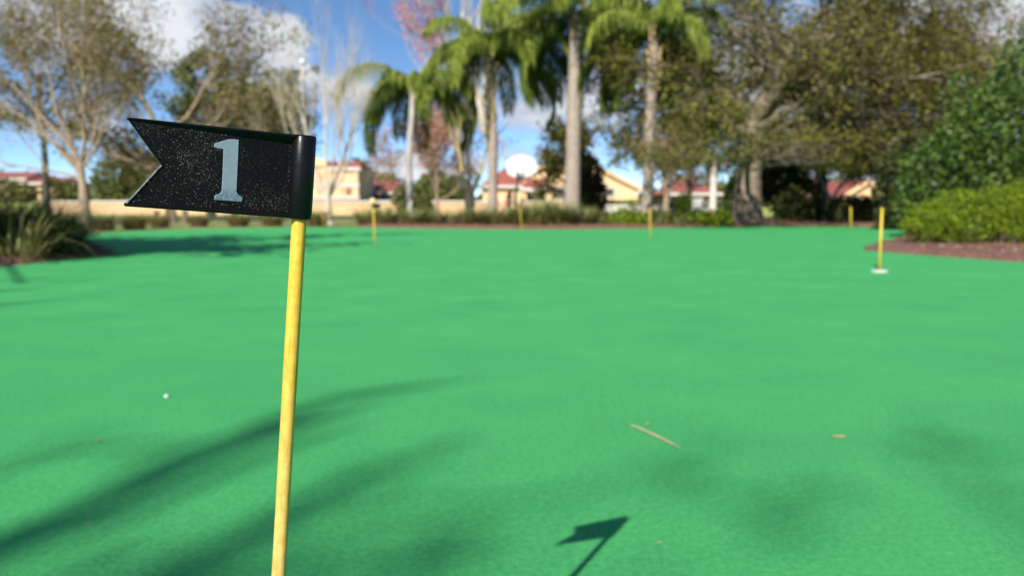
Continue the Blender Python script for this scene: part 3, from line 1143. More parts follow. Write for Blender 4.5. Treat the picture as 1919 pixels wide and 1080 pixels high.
def pitched_house(name, label, X0, X1, Yf, depth, z0, zeave, zridge, hip=0.0, windows=(), over=0.4, wall_m=M_STUCCO):
    """ridge parallel to the picture: the tiled slope faces the camera"""
    root = empty(name, ((X0 + X1) / 2, Yf, z0), label, 'house', 'houses beyond the park')
    o = np.array(root.location)
    b = MB()
    b.box(((X0 + X1) / 2, Yf + depth / 2, (z0 - 0.3 + zeave) / 2), (X1 - X0, depth, zeave - z0 + 0.3))
    q = b.build('wall', wall_m, root, loc=o); q.location = (0, 0, 0)
    b = MB()
    ym = Yf + depth / 2
    e = zeave + 0.004
    V = [(X0 - over, Yf - over, e), (X1 + over, Yf - over, e), (X1 + over, Yf + depth + over, e), (X0 - over, Yf + depth + over, e),
         (X0 - over + hip, ym, zridge), (X1 + over - hip, ym, zridge)]
    b.faces_list(V, [(0, 1, 5, 4), (1, 2, 5), (2, 3, 4, 5), (3, 0, 4), (0, 3, 2, 1)])
    q = b.build('roof', M_TILE, root, loc=o); q.location = (0, 0, 0)
    b = MB()
    b.box(((X0 + X1) / 2, Yf - over - 0.05, e), (X1 - X0 + 2 * over + 0.1, 0.09, 0.2))
    q = b.build('gutter', M_TRIM, root, loc=o); q.location = (0, 0, 0)
    for (x, z, ww, hh) in windows:
        b = MB()
        b.box((x, Yf - 0.02, z), (ww + 0.14, 0.08, hh + 0.14))
        fr = b.build('window', M_TRIM, root, loc=o); fr.location = (0, 0, 0)
        b = MB()
        b.box((x, Yf - 0.055, z), (ww, 0.03, hh))
        q = b.build('pane', M_GLASSW, fr, loc=o); q.location = (0, 0, 0)
    return root


Y = 60.0
gable_house('gabled_house', 'large cream house with a wide gable behind the thickest palm trunk', fx(925, Y), fx(1195, Y), Y, 9, ground_z(Y), hz(352, Y), hz(288, Y), fx(1067, Y),
            windows=((fx(1045, Y), hz(362, Y), 0.8, 0.7), (fx(1140, Y), hz(360, Y), 0.7, 0.5)))
Y = 57.0
w = pitched_house('tiled_wing', 'low cream wing with a red tiled roof right behind the basketball hoop', fx(905, Y), fx(985, Y), Y, 3.2, ground_z(Y), hz(350, Y), hz(314, Y), hip=1.6, over=0.25)
Y = 54.5
pr = empty('porch', (fx(1005, Y), Y, ground_z(Y)), 'small porch with a red tiled roof and white gutter beside the hoop', 'porch')
o = np.array(pr.location)
b = MB()
xa, xb = fx(978, Y), fx(1030, Y)
ze, zr = hz(352, Y), hz(332, Y)
V = [(xa, Y, ze), (xb, Y, ze), (xb, Y + 2.2, zr), (xa + .4, Y + 2.2, zr), (xa, Y, ze - .08), (xb, Y, ze - .08), (xb, Y + 2.2, ze - .08), (xa + .4, Y + 2.2, ze - .08)]
b.faces_list(V, [(0, 1, 2, 3), (7, 6, 5, 4), (0, 4, 5, 1), (1, 5, 6, 2), (2, 6, 7, 3), (3, 7, 4, 0)])
q = b.build('roof', M_TILE, pr, loc=o); q.location = (0, 0, 0)
b = MB()
b.box(((xa + xb) / 2, Y - 0.06, ze - 0.1), (xb - xa + .2, 0.1, 0.22))
q = b.build('gutter', M_TRIM, pr, loc=o); q.location = (0, 0, 0)
for x in (xa + 0.15, xb - 0.15):
    b = MB()
    b.box((x, Y + 0.2, (ground_z(Y) - .1 + ze - .1) / 2), (0.26, 0.26, ze - ground_z(Y) - .02))
    q = b.build('pillar', M_STUCCO, pr, loc=o); q.location = (0, 0, 0)
b = MB()
b.box(((xa + xb) / 2 + .3, Y + 2.15, (ground_z(Y) + ze) / 2 - .1), (xb - xa - .8, 0.1, ze - ground_z(Y) - .05))
q = b.build('recess_wall', M_SHADE, pr, loc=o); q.location = (0, 0, 0)

# church-like hall behind the black flag
Y = 80.0
z0 = ground_z(Y)
hall = empty('banded_hall', (fx(600, Y), Y, z0), 'tall cream hall with white bands and a red tiled parapet behind the black flag', 'building')
o = np.array(hall.location)


def hpart(name, m, x0, x1, ya, yb, pz0, pz1):
    b = MB()
    b.box(((x0 + x1) / 2, (ya + yb) / 2, (pz0 + pz1) / 2), (x1 - x0, yb - ya, pz1 - pz0))
    q = b.build(name, m, hall, loc=o)
    q.location = (0, 0, 0)
    return q


xl, xm, xr = fx(470, Y), fx(617, Y), fx(673, Y)
hpart('wall', M_STUCCO, xl, xr, Y, Y + 9, z0 - .4, hz(312, Y))
b = MB()
V = [(xl, Y - .25, hz(312, Y) + .01), (xm, Y - .25, hz(312, Y) + .01), (xm, Y - .25, hz(301, Y)), (fx(560, Y), Y - .25, hz(288, Y)), (xl, Y - .25, hz(296, Y))]
V += [(x, Y + 2.5, z) for x, y, z in V]
b.faces_list(V, [(0, 1, 2, 3, 4), (9, 8, 7, 6, 5)] + [(i, 5 + i, 5 + (i + 1) % 5, (i + 1) % 5) for i in range(5)])
q = b.build('gable_front', M_STUCCO, hall, loc=o); q.location = (0, 0, 0); fix_normals(q)
b = MB()
V = [(xm + .03, Y - .35, hz(312, Y) + .02), (xr + .3, Y - .35, hz(312, Y) + .02), (xr + .3, Y + 6, hz(312, Y) + .02), (xm + .03, Y + 6, hz(312, Y) + .02),
     (xm + .03, Y + .5, hz(302, Y)), (xr - .1, Y + .5, hz(302, Y)), (xr - .1, Y + 5, hz(302, Y)), (xm + .03, Y + 5, hz(302, Y))]
b.faces_list(V, [(0, 1, 5, 4), (1, 2, 6, 5), (2, 3, 7, 6), (3, 0, 4, 7), (4, 5, 6, 7), (3, 2, 1, 0)])
q = b.build('roof', M_TILE, hall, loc=o); q.location = (0, 0, 0)
hpart('cornice', M_TRIM, xm + .03, xr + .25, Y - .3, Y - .003, hz(320, Y), hz(313, Y))
hpart('band', M_TRIM, xl, xr + .06, Y - .12, Y - .003, hz(350, Y), hz(343.5, Y))
hpart('band', M_TRIM, xl, xr + .06, Y - .12, Y - .003, hz(373, Y), hz(367.5, Y))
hpart('plinth', M_TILE, xl, xr + .1, Y - .16, Y - .003, z0 - .3, hz(374, Y))
for px in (596, 640, 668):
    hpart('pilaster', M_STUCCO, fx(px - 4, Y), fx(px + 4, Y), Y - .1, Y - .003, hz(366.8, Y), hz(351, Y))
    hpart('pilaster', M_STUCCO, fx(px - 4, Y), fx(px + 4, Y), Y - .1, Y - .003, hz(342.5, Y), hz(321, Y))
for px in (618, 654):
    hpart('window', M_SHADE, fx(px - 6, Y), fx(px + 6, Y), Y - .06, Y - .002, hz(365, Y), hz(353, Y))

Y = 88.0
pitched_house('red_roofed_house', 'long low house under a plain red roof right of the banded hall', fx(668, Y), fx(742, Y), Y, 9, ground_z(Y), hz(362, Y), hz(336, Y), hip=0.6,
              windows=((fx(700, Y), hz(369, Y), 1.0, 0.5), (fx(722, Y), hz(369, Y), 0.8, 0.5)), wall_m=M_TRIM)
Y = 64.0
pitched_house('hipped_house', 'shadowy house with a red hipped roof between the thinner palm and the white post', fx(1258, Y), fx(1345, Y), Y, 8, ground_z(Y), hz(364, Y), hz(336, Y), hip=1.4, wall_m=M_SHADE)
Y = 60.0
pitched_house('tiled_house', 'red tiled house glimpsed under the oak, left of the dark hedge', fx(1490, Y), fx(1592, Y), Y, 7, ground_z(Y), hz(368, Y), hz(332, Y), hip=0.5)
Y = 56.0
gable_house('end_gable_house', 'small house with a cream gable and red roof left of the big glossy shrub', fx(1582, Y), fx(1640, Y), Y, 7, ground_z(Y), hz(366, Y), hz(338, Y), fx(1626, Y), wall_m=M_STUCCO)
Y = 86.0
pitched_house('far_house', 'far red roofed cream house at the left edge of the picture', fx(-60, Y), fx(48, Y), Y, 8, ground_z(Y), hz(336, Y), hz(319, Y), hip=1.0,
              windows=((fx(10, Y), hz(350, Y), 1.0, 0.8),))
Y = 80.0
pitched_house('far_annexe', 'cream annexe with a small red roof right of the pine trunk at the left edge', fx(52, Y), fx(112, Y), Y, 6, ground_z(Y), hz(344, Y), hz(330, Y), hip=0.8)

# low garden walls behind the lawn
def low_wall(name, label, x0, x1, Y, top, cap, m, mc, th=0.3):
    r = empty(name, ((x0 + x1) / 2, Y, 0), label, 'wall')
    L = x1 - x0
    b = MB()
    b.box((0, th / 2, top / 2 - .1), (L, th, top + .2))
    b.build('wall', m, r)
    b = MB()
    b.box((0, th / 2, top + cap / 2 + .003), (L + .06, th + .12, cap))
    b.build('cap', mc, r)
    return r


low_wall('stucco_wall', 'long low tan stucco wall with a pale cap behind the lawn', fx(78, 43.9), fx(1062, 43.9), 43.9, hz(379.5, 43.9), 0.09, M_SAND, M_CONC)
low_wall('concrete_wall', 'low pale concrete wall behind the clipped shrubs right of the thickest palm', fx(1064, 40), fx(1338, 40), 40.0, hz(386.5, 40), 0.08, M_CONC, M_CONC)

# ------------------------------------------------------------------ street furniture
Y = 33.0
lp = empty('lamp_post', foot(572, Y), 'slim pale lamp post with a white globe above the black flag', 'lamp post')
b = MB()
H = hz(122, Y) - lp.location.z
b.tube([(0, 0, -.2), (0, 0, H * .5), (0, 0, H)], [0.085, 0.07, 0.05], 10)
b.build('pole', M_STEEL, lp, smooth=True)
b = MB()
b.tube([(0, 0, H - .12), (.22, 0, H - .02), (.42, 0, H - .1)], 0.025, 6)
b.build('arm', M_STEEL, lp)
b = MB()
lathe(b, [(0.02, H - .0), (0.10, H + .03), (0.14, H + .12), (0.10, H + .21), (0.02, H + .25)], 16, (0.03, 0))
b.build('globe', M_WHITE, lp, smooth=True)
b = MB()
b.box((.5, 0, H - .12), (.3, .22, .2))
b.build('floodlight', M_BLACKM, lp)

Y = 30.0
hp = empty('basketball_hoop', foot(966, Y), 'small basketball hoop with a white fan-shaped backboard on a black pole', 'basketball hoop')
zb0, zb1 = hz(331, Y), hz(289, Y)
g0 = hp.location.z
b = MB()
b.tube([(0, 0, -.1), (0, 0, zb0 - g0 - .55), (0.07, .05, zb0 - g0 - .2), (.13, .22, zb0 - g0 + .12)], [0.055, 0.05, 0.045, 0.04], 8)
b.build('pole', M_BLACKM, hp, smooth=True)
b = MB()
cx, hw, hh = 0.19, 0.56, zb1 - zb0
poly = [(-.24, 0), (.24, 0)] + [(hw * math.cos(q), hh * (.36 + .64 * math.sin(q))) for q in np.linspace(-.25, math.pi + .25, 22)]
V = [(cx + x, .30, zb0 - g0 + z) for x, z in poly] + [(cx + x, .335, zb0 - g0 + z) for x, z in poly]
n = len(poly)
b.faces_list(V, [tuple(range(n)), tuple(range(2 * n - 1, n - 1, -1))] + [(i, n + i, n + (i + 1) % n, (i + 1) % n) for i in range(n)])
q = b.build('backboard', M_WHITE, hp)
fix_normals(q)
b = MB()
ang = np.linspace(0, 2 * math.pi, 19)
b.tube([(cx + .17 * math.cos(q), .335 + .2 + .17 * math.sin(q), zb0 - g0 + .12) for q in ang], 0.012, 5, cap=False)
b.tube([(cx, .33, zb0 - g0 + .12), (cx, .37, zb0 - g0 + .12)], 0.02, 6)
b.build('rim', simple('orange_steel', (0.55, 0.13, 0.03)), hp)
b = MB()
for s in (-1, 1):
    b.tube([(.02, .02, zb0 - g0 - .32), (cx + .14 * s, .30, zb0 - g0 + .22)], 0.018, 5)
b.build('brace', M_BLACKM, hp)

wp = empty('white_post', foot(1336, 36.0), 'thick plain white post standing between the thin palm and the oak trunk', 'post')
H = hz(304, 36.0) - wp.location.z
b = MB()
lathe(b, [(0.17, -.05), (0.17, .08), (0.145, .14), (0.14, H * .6), (0.125, H - .06), (0.10, H)], 16)
b.build('shaft', M_TRIM, wp, smooth=True)
for px, hh_, lab in ((293, .34, 'short weathered post under the black flag, leftmost of three'), (325, .36, 'short weathered post under the black flag, middle one of three'), (346, .37, 'short weathered post under the black flag, rightmost of three')):
    b = MB()
    lathe(b, [(0.085, -.05), (0.08, .1), (0.078, hh_ - .02), (0.06, hh_)], 9)
    q = b.build('wooden_post', M_WOODP)
    q.location = foot(px, 23.0)
    tag(q, lab, 'post', 'short wooden posts under the flag')


def chair(loc, rz, label):
    r = empty('garden_chair', loc, label, 'chair', 'white garden chairs behind the clipped hedge', rz)
    b = MB(); b.box((0, 0, .36), (.44, .42, .035)); b.build('seat', M_WHITE, r)
    b = MB()
    for i in range(5):
        b.box((-.17 + .085 * i, .215 + .02, .56), (.055, .025, .34))
    b.box((0, .235, .735), (.44, .03, .06))
    b.build('backrest', M_WHITE, r)
    for sx_ in (-1, 1):
        b = MB(); b.box((sx_ * .225, 0, .53), (.045, .40, .03)); b.build('armrest', M_WHITE, r)
        for sy in (-1, 1):
            b = MB(); b.tube([(sx_ * .2, sy * .18, .345), (sx_ * .225, sy * .22, 0)], [.026, .018], 6); b.build('leg', M_WHITE, r)


chair(foot(1313, 32.0), 0.3, 'white garden chair left of the white post behind the hedge')
chair(foot(1256, 33.0), -0.5, 'half hidden white garden chair beside the thin palm trunk')

# ------------------------------------------------------------------ two children at the hoop
M_SKIN = simple('skin', (0.42, 0.23, 0.15), (0.48, 0.27, 0.18), 9, 0.6)
M_HAIR = simple('dark_hair', (0.03, 0.018, 0.01), (0.05, 0.03, 0.018), 30, 0.6)


def child(loc, H, rz, raised, shirt, shorts, label):
    root = empty('person', loc, label, 'person', rz=rz)
    s = H / 0.95

    def skin(name, verts, edges, rootv, m, lv=1):
        me = bpy.data.meshes.new(name)
        me.from_pydata([Vector(v[:3]) * s for v in verts], edges, [])
        o = bpy.data.objects.new(name, me)
        COL.objects.link(o)
        o.parent = root
        sk = o.modifiers.new('skin', 'SKIN')
        for i, v in enumerate(verts):
            me.skin_vertices[0].data[i].radius = (v[3] * s, v[3] * s)
        me.skin_vertices[0].data[rootv].use_root = True
        sb = o.modifiers.new('sub', 'SUBSURF')
        sb.levels = sb.render_levels = lv
        me.materials.append(m)
        for pl in me.polygons:
            pl.use_smooth = True
        return o
    V = [(0, 0, .46, .085), (0, 0, .56, .08), (0, 0, .67, .09), (0, 0, .74, .045), (0, -.008, .79, .065), (0, -.012, .86, .078), (0, -.005, .915, .055)]
    E = [(0, 1), (1, 2), (2, 3), (3, 4), (4, 5), (5, 6)]
    for sg in (-1, 1):
        k = len(V)
        if raised:
            V += [(sg * .105, 0, .70, .038), (sg * .15, -.06, .81, .03), (sg * .085, -.12, .93, .024), (sg * .07, -.125, .97, .027)]
        else:
            V += [(sg * .105, 0, .69, .038), (sg * .145, .0, .57, .03), (sg * .15, -.06, .47, .024), (sg * .15, -.08, .43, .027)]
        E += [(2, k), (k, k + 1), (k + 1, k + 2), (k + 2, k + 3)]
        h = k + 3
        for f in range(5):          # fingers
            a_x = (f - 2) * .012
            tip = (V[h][0] + a_x * 1.3 - sg * .01, V[h][1] - .02 + (.012 if f == 0 else 0), V[h][2] + (.045 if raised else -.045) * (0.7 if f in (0, 4) else 1), .006)
            V.append(tip)
            E.append((h, len(V) - 1))
        k = len(V)
        V += [(sg * .055, 0, .42, .065), (sg * .065, -.02, .24, .045), (sg * .068, 0.01, .06, .03), (sg * .072, -.07, .025, .028)]
        E += [(0, k), (k, k + 1), (k + 1, k + 2), (k + 2, k + 3)]
    skin('body', V, E, 0, M_SKIN)
    TV = [(0, 0, .44, .098), (0, 0, .56, .094), (0, 0, .665, .10), (0, 0, .71, .065)]
    TE = [(0, 1), (1, 2), (2, 3)]
    for sg in (-1, 1):
        k = len(TV)
        TV += [(sg * .11, 0, .695, .05), ((sg * .14, -.04, .775, .042) if raised else (sg * .135, 0, .60, .042))]
        TE += [(2, k), (k, k + 1)]
    skin('shirt', TV, TE, 0, shirt)
    SV = [(0, 0, .45, .096)]
    SE = []
    for sg in (-1, 1):
        k = len(SV)
        SV += [(sg * .056, 0, .41, .076), (sg * .064, -.015, .29, .064)]
        SE += [(0, k), (k, k + 1)]
    skin('shorts', SV, SE, 0, shorts)
    skin('hair', [(0, .022, .83, .07), (0, .02, .89, .08), (0, .0, .925, .07)], [(0, 1), (1, 2)], 1, M_HAIR)
    b = MB()
    for sg in (-1, 1):
        lathe(b, [(.002, .0), (.010, .004), (.010, .010), (.002, .014)], 8, (sg * .03, -.083))
    for v in range(len(b.v)):
        b.v[v][:, 2] += .865
        b.v[v] *= s
    b.build('eyes', M_BLACKM, root)
    return root


kid = foot(953, 30.6)
child(kid, 0.82, R(160), True, simple('red_cotton', (0.50, 0.02, 0.04), (0.58, 0.03, 0.06)), simple('dark_shorts', (0.03, 0.02, 0.03)), 'child in a red shirt reaching up with a ball beside the hoop')
child(foot(979, 31.5), 0.72, R(-30), False, simple('pink_cotton', (0.58, 0.28, 0.28), (0.64, 0.34, 0.34)), simple('grey_shorts', (0.12, 0.11, 0.12)), 'smaller child in a pale pink shirt right of the hoop pole')
bmp_ = bmesh.new()
bmesh.ops.create_uvsphere(bmp_, u_segments=20, v_segments=14, radius=0.085)
me = bpy.data.meshes.new('basketball')
bmp_.to_mesh(me)
bmp_.free()
for pl in me.polygons:
    pl.use_smooth = True
me.materials.append(simple('basketball_rubber', (0.16, 0.055, 0.02), (0.22, 0.08, 0.03), 40, 0.7))
bk = bpy.data.objects.new('basketball', me)
COL.objects.link(bk)
Rk = Matrix.Rotation(R(160), 3, 'Z')
bk.location = kid + Rk @ (Vector((0.0, -.135, 1.045)) * (0.82 / 0.95))
tag(bk, 'brown basketball held overhead by the child in red', 'ball')

# ------------------------------------------------------------------ palms
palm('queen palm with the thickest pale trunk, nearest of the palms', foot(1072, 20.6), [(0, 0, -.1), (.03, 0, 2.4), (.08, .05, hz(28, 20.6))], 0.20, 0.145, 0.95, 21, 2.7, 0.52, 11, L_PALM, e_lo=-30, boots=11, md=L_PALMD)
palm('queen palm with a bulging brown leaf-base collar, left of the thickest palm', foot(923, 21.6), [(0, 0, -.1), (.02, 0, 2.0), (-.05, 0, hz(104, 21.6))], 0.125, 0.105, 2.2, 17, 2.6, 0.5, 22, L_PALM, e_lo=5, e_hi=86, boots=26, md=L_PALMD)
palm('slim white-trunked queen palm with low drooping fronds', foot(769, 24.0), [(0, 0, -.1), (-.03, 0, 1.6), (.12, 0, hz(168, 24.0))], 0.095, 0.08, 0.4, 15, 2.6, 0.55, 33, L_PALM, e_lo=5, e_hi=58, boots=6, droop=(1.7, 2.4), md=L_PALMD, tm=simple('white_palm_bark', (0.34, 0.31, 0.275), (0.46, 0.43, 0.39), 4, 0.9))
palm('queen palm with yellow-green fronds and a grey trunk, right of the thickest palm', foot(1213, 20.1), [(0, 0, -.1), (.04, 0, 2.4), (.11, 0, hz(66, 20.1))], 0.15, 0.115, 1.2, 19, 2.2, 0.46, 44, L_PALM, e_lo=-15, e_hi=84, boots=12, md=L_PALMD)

# ------------------------------------------------------------------ trees
rl = np.random.default_rng(5)
# the big oak
O_OAK = dict(zmin=1.25, wig=0.18, end=0.3, **{'from': 0.2}, up=0.0, kids=5, twigs=4, ang=(25, 65), len=(0.5, 0.72), levels=3, seg=4, flat=0.75, rr=0.6)
limbs = limbs_round(rl, 10, 0.62, 1.0, 5, 45, 2.2, 3.2, 0.22)
limbs += [(0.75, (1, -.1, .05), 3.0, .3), (0.8, (1, .2, .16), 3.4, .3), (0.95, (1, .3, .38), 3.8, .36), (0.85, (1, -.5, .3), 3.2, .32), (1, (.8, .1, .8), 3.6, .42), (1, (.2, 0, 1), 3.4, .5), (1, (-.3, .2, 1), 3.2, .4), (0.9, (-1, .2, .25), 1.9, .3), (1, (.5, -.5, 1), 3.4, .4),
          (0.9, (.9, -.4, .55), 3.2, .3), (0.95, (.6, .5, .7), 3.2, .3)]
tree('oak_tree', 'huge olive-leaved oak with the thick grey trunk on the right', foot(1402, 20.5), [(0, 0, -.1), (-.02, 0, .8), (.04, 0, 1.6), (.1, 0, 2.5)], 0.37, limbs, O_OAK, M_BARK,
     [(L_OAK, 80000, 0.044, 0.20, 'crown', lambda T: (T[:, 2] > 1.65) | ((abs(T[:, 0]) > .75) & (T[:, 2] > 1.0)))], 'oak trees', seed=3, clump=0.30)
limbs = limbs_round(rl, 11, 0.5, 1.0, 5, 55, 1.8, 2.7, 0.32)
tree('oak_tree', 'dark-trunked oak standing behind the huge oak, before the red tiled house', foot(1536, 25.5), [(0, 0, -.1), (.05, 0, 1.0), (-.02, 0, 2.6), (.1, 0, 3.4)], 0.19, limbs, O_OAK, M_BARKD,
     [(L_OAK, 19000, 0.075, 0.22, 'crown', None)], 'oak trees', seed=9)
limbs = limbs_round(rl, 9, 0.4, 1.0, 10, 60, 2.0, 3.0, 0.5)
tree('oak_tree', 'hazy olive oak rising behind the big glossy shrub', foot(1730, 28.0), [(0, 0, -.1), (.1, 0, 1.6), (0, 0, 3.0)], 0.22, limbs, O_OAK, M_BARK,
     [(L_OAK, 13000, 0.085, 0.26, 'crown', None)], 'oak trees', seed=12)
b = MB()
q = tree('crape_myrtle', 'pale pinkish leaning trunk right of the dark-trunked oak', foot(1556, 22.5), [(0, 0, -.1), (-.02, 0, .4), (.03, 0, .62)], 0.085, [(1, (-.7, 0, 1), .9, .6), (1, (.5, .2, 1), .9, .6)], dict(wig=.1, up=.1, kids=3, ang=(20, 40), len=(.5, .7), levels=2), M_BARKP,
         [(L_OAK, 900, 0.06, 0.15, 'crown', None)], seed=13)

# left side
O_LIVE = dict(wig=0.17, up=0.09, kids=5, twigs=6, ang=(20, 55), len=(0.5, 0.78), levels=3, seg=4, rr=0.55)
limbs = [(0.8, (-1, -.1, .75), 2.8, .34), (1, (-.5, .1, 1.1), 3.1, .37), (1, (.55, -.1, 1.2), 3.0, .37), (0.9, (1, .2, .9), 2.2, .3), (1, (.1, .3, 1.3), 3.2, .34), (0.75, (-1, .4, .27), 2.6, .28), (1, (-.2, -.5, 1.2), 3.0, .31), (0.95, (-.9, .0, 1.0), 3.2, .31), (0.85, (-.6, .5, .37), 2.2, .3), (1, (.3, .4, .9), 2.6, .27)]
tree('live_oak', 'sparse tan-branched tree with a forked pale trunk at the left', foot(160, 23.5), [(0, 0, -.1), (-.03, 0, .9), (-.08, 0, 1.55)], 0.155, limbs, O_LIVE, M_BARKT,
     [(L_OAKL, 11000, 0.05, 0.19, 'crown', None)], 'thinly leaved trees on the left', seed=21)
limbs = [(0.8, (-1, -.1, .75), 3.0, .4), (0.6, (-1, .2, .45), 2.6, .35), (0.5, (-.8, -.2, .5), 2.4, .5), (0.7, (1, 0, .35), 2.8, .5), (1, (.6, 0, 1), 2.7, .6), (1, (-.5, 0, 1.2), 3.0, .6), (0.8, (.9, -.3, .6), 2.9, .5), (1, (.1, .2, 1.2), 2.6, .5), (0.6, (.9, .3, .2), 2.4, .4), (0.4, (-.9, .2, .15), 1.8, .4), (0.45, (.6, -.5, .1), 1.7, .4)]
tree('live_oak', 'bushy brown-olive tree right behind the black flag', foot(318, 30.0), [(0, 0, -.1), (.05, 0, 1.4), (-.15, 0, 2.6)], 0.17, limbs, O_LIVE, M_BARKT,
     [(L_OAKL, 14000, 0.075, 0.26, 'crown', None)], 'thinly leaved trees on the left', seed=22)
shrub('evergreen_bush', 'tall dark olive bush filling the gap between the sparse tree and the black flag', foot(222, 46.5), [(0, 0, 1.2, 1.3, 1.0, 1.3), (1.3, .2, 1.4, 1.2, .9, 1.5), (2.7, .1, 1.2, 1.3, .9, 1.3)], 6500, 0.11, L_OLIVE, 'bushes behind the field', seed=31)
O_PINE = dict(wig=0.10, up=0.06, kids=4, twigs=4, ang=(30, 60), len=(0.45, 0.6), levels=2, seg=4, rr=0.6)
limbs = limbs_round(rl, 14, 0.5, 1.0, -5, 50, 1.3, 2.1, 0.35)
tree('pine_tree', 'dark slender pine trunk left of the sparse tan-branched tree', foot(87, 30.0), [(0, 0, -.1), (.04, 0, 2.0), (-.05, 0, 5.0)], 0.13, [l for l in limbs if l[0] > .62], O_PINE, M_BARKD,
     [(L_OLIVE, 3000, 0.08, 0.20, 'crown', None)], 'dark trees behind', seed=23)
for px, Y, top, sd, lab in ((440, 44, 165, 24, 'dark round-topped tree above the middle of the black flag'), (492, 46, 178, 25, 'dark green tree just left of the lamp post'), (528, 48, 215, 26, 'lowest dark tree beside the lamp post'), (395, 40, 120, 27, 'taller olive tree peeping above the left half of the flag')):
    H = hz(top, Y)
    limbs = limbs_round(np.random.default_rng(sd), 14, 0.25, 1.0, 5, 60, H * .18, H * .28, 0.4)
    tree('evergreen_tree', lab, foot(px, Y), [(0, 0, -.1), (.1, 0, H * .5), (0, 0, H * .86)], 0.16, limbs, O_PINE, M_BARKD, [(L_OLIVE, 5200, 0.11, 0.26, 'crown', None)], 'dark trees behind', seed=sd)

# leafless tree with upright limbs
O_BARE = dict(wig=0.07, up=0.17, kids=5, twigs=8, ang=(14, 40), len=(0.45, 0.75), levels=3, seg=5, rr=0.55, end=0.4)
limbs = [(1, (-.5, 0, 1), 2.3, .45), (1, (.6, .1, 1), 2.2, .5), (1, (-.15, .2, 1.2), 2.5, .42), (.8, (.3, -.3, 1), 2.2, .36), (.9, (-.8, .1, 1), 2.0, .24), (.9, (.95, 0, 1), 1.8, .36)]
tree('bare_tree', 'leafless pale tree with upright limbs right of the black flag', foot(614, 21.6), [(0, 0, -.1), (.01, 0, .35), (0, 0, .72)], 0.115, limbs, O_BARE, M_BARKP, None, 'leafless trees', seed=41)
limbs = [(.8, (-.75, 0, 1), 3.2, .5), (.9, (-1.1, .1, 1), 3.4, .5), (1, (-.5, 0, 1), 3.4, .55), (1, (-.15, 0, 1), 3.2, .5), (.75, (-1.2, -.2, .6), 3.0, .4), (1, (.2, .3, 1), 2.8, .45)]
tree('red_maple', 'tall pale-limbed maple with red buds above the drooping palm', foot(924, 29.0), [(0, 0, -.1), (-.05, 0, 2.2), (-.4, 0, 3.7)], 0.14, limbs, dict(O_BARE, ang=(15, 42)), M_BARKP,
     [(L_PINK, 2600, 0.055, 0.10, 'buds', lambda T: T[:, 0] < -1.5)], 'red budding trees', seed=42)
limbs = limbs_round(rl, 10, 0.3, 1.0, 15, 70, 1.2, 1.8, 0.5)
tree('red_maple', 'dusty pink tree behind the slim white-trunked palm', foot(818, 36.0), [(0, 0, -.1), (.03, 0, 1.2), (0, 0, 2.6)], 0.09, limbs, O_LIVE, M_BARKT,
     [(L_ROSE, 7500, 0.07, 0.2, 'crown', None)], 'red budding trees', seed=43)
limbs = limbs_round(rl, 8, 0.5, 1.0, 15, 70, .9, 1.3, 0.5)
tree('red_maple', 'small brownish pink tree right of the yellow-green palm', foot(1247, 31.0), [(0, 0, -.1), (.03, 0, .8), (-.05, 0, 1.6)], 0.11, limbs, O_LIVE, M_BARKT,
     [(L_ROSE, 1100, 0.06, 0.2, 'crown', None)], 'red budding trees', seed=44)
limbs = limbs_round(rl, 9, 0.4, 1.0, 20, 70, 2.4, 3.2, 0.5)
tree('bare_tree', 'leafless brownish treetop above the big glossy shrub at the right edge', foot(1915, 30.0), [(0, 0, -.1), (.1, 0, 2.2), (0, 0, 4.2)], 0.17, limbs, dict(O_BARE, levels=3, kids=5, up=.06, ang=(20, 50)), M_BARKT, None, 'leafless trees', seed=45)

# dark forked tree between the palms
ct = empty('crape_myrtle', foot(880, 22.6), 'dark forked tree with yellowish upper limbs between the two left palms', 'tree')
b = MB()
b.tube([(0, 0, -.1), (.01, 0, .4), (-.01, 0, .78)], [0.17, 0.135, 0.15], 10, cap=False)
b.tube([(-.01, 0, .70), (-.10, 0, 1.0), (-.20, 0, 1.35)], [0.10, 0.07, 0.055], 8)
b.tube([(0, 0, .72), (.0, .05, 1.1), (-.04, .08, 1.7), (-.02, .1, 2.3)], [0.07, 0.05, 0.04, 0.015], 8)
b.tube([(0, 0, .72), (.14, 0, 1.0), (.27, 0, 1.30)], [0.09, 0.06, 0.048], 8)
b.build('trunk', M_BARKD, ct, smooth=True)
b = MB()
rq = np.random.default_rng(50)
tips = []
o_ = dict(wig=.08, up=.12, kids=3, ang=(15, 35), len=(.5, .7), levels=2, seg=4)
branch(b, rq, np.array([-.20, 0, 1.35]), norm(np.array([-.15, 0, 1.])), 1.3, .05, 2, o_, tips)
branch(b, rq, np.array([.27, 0, 1.30]), norm(np.array([.35, 0, 1.])), 1.0, .045, 2, o_, tips)
b.build('limb', M_BARKL, ct, smooth=True)

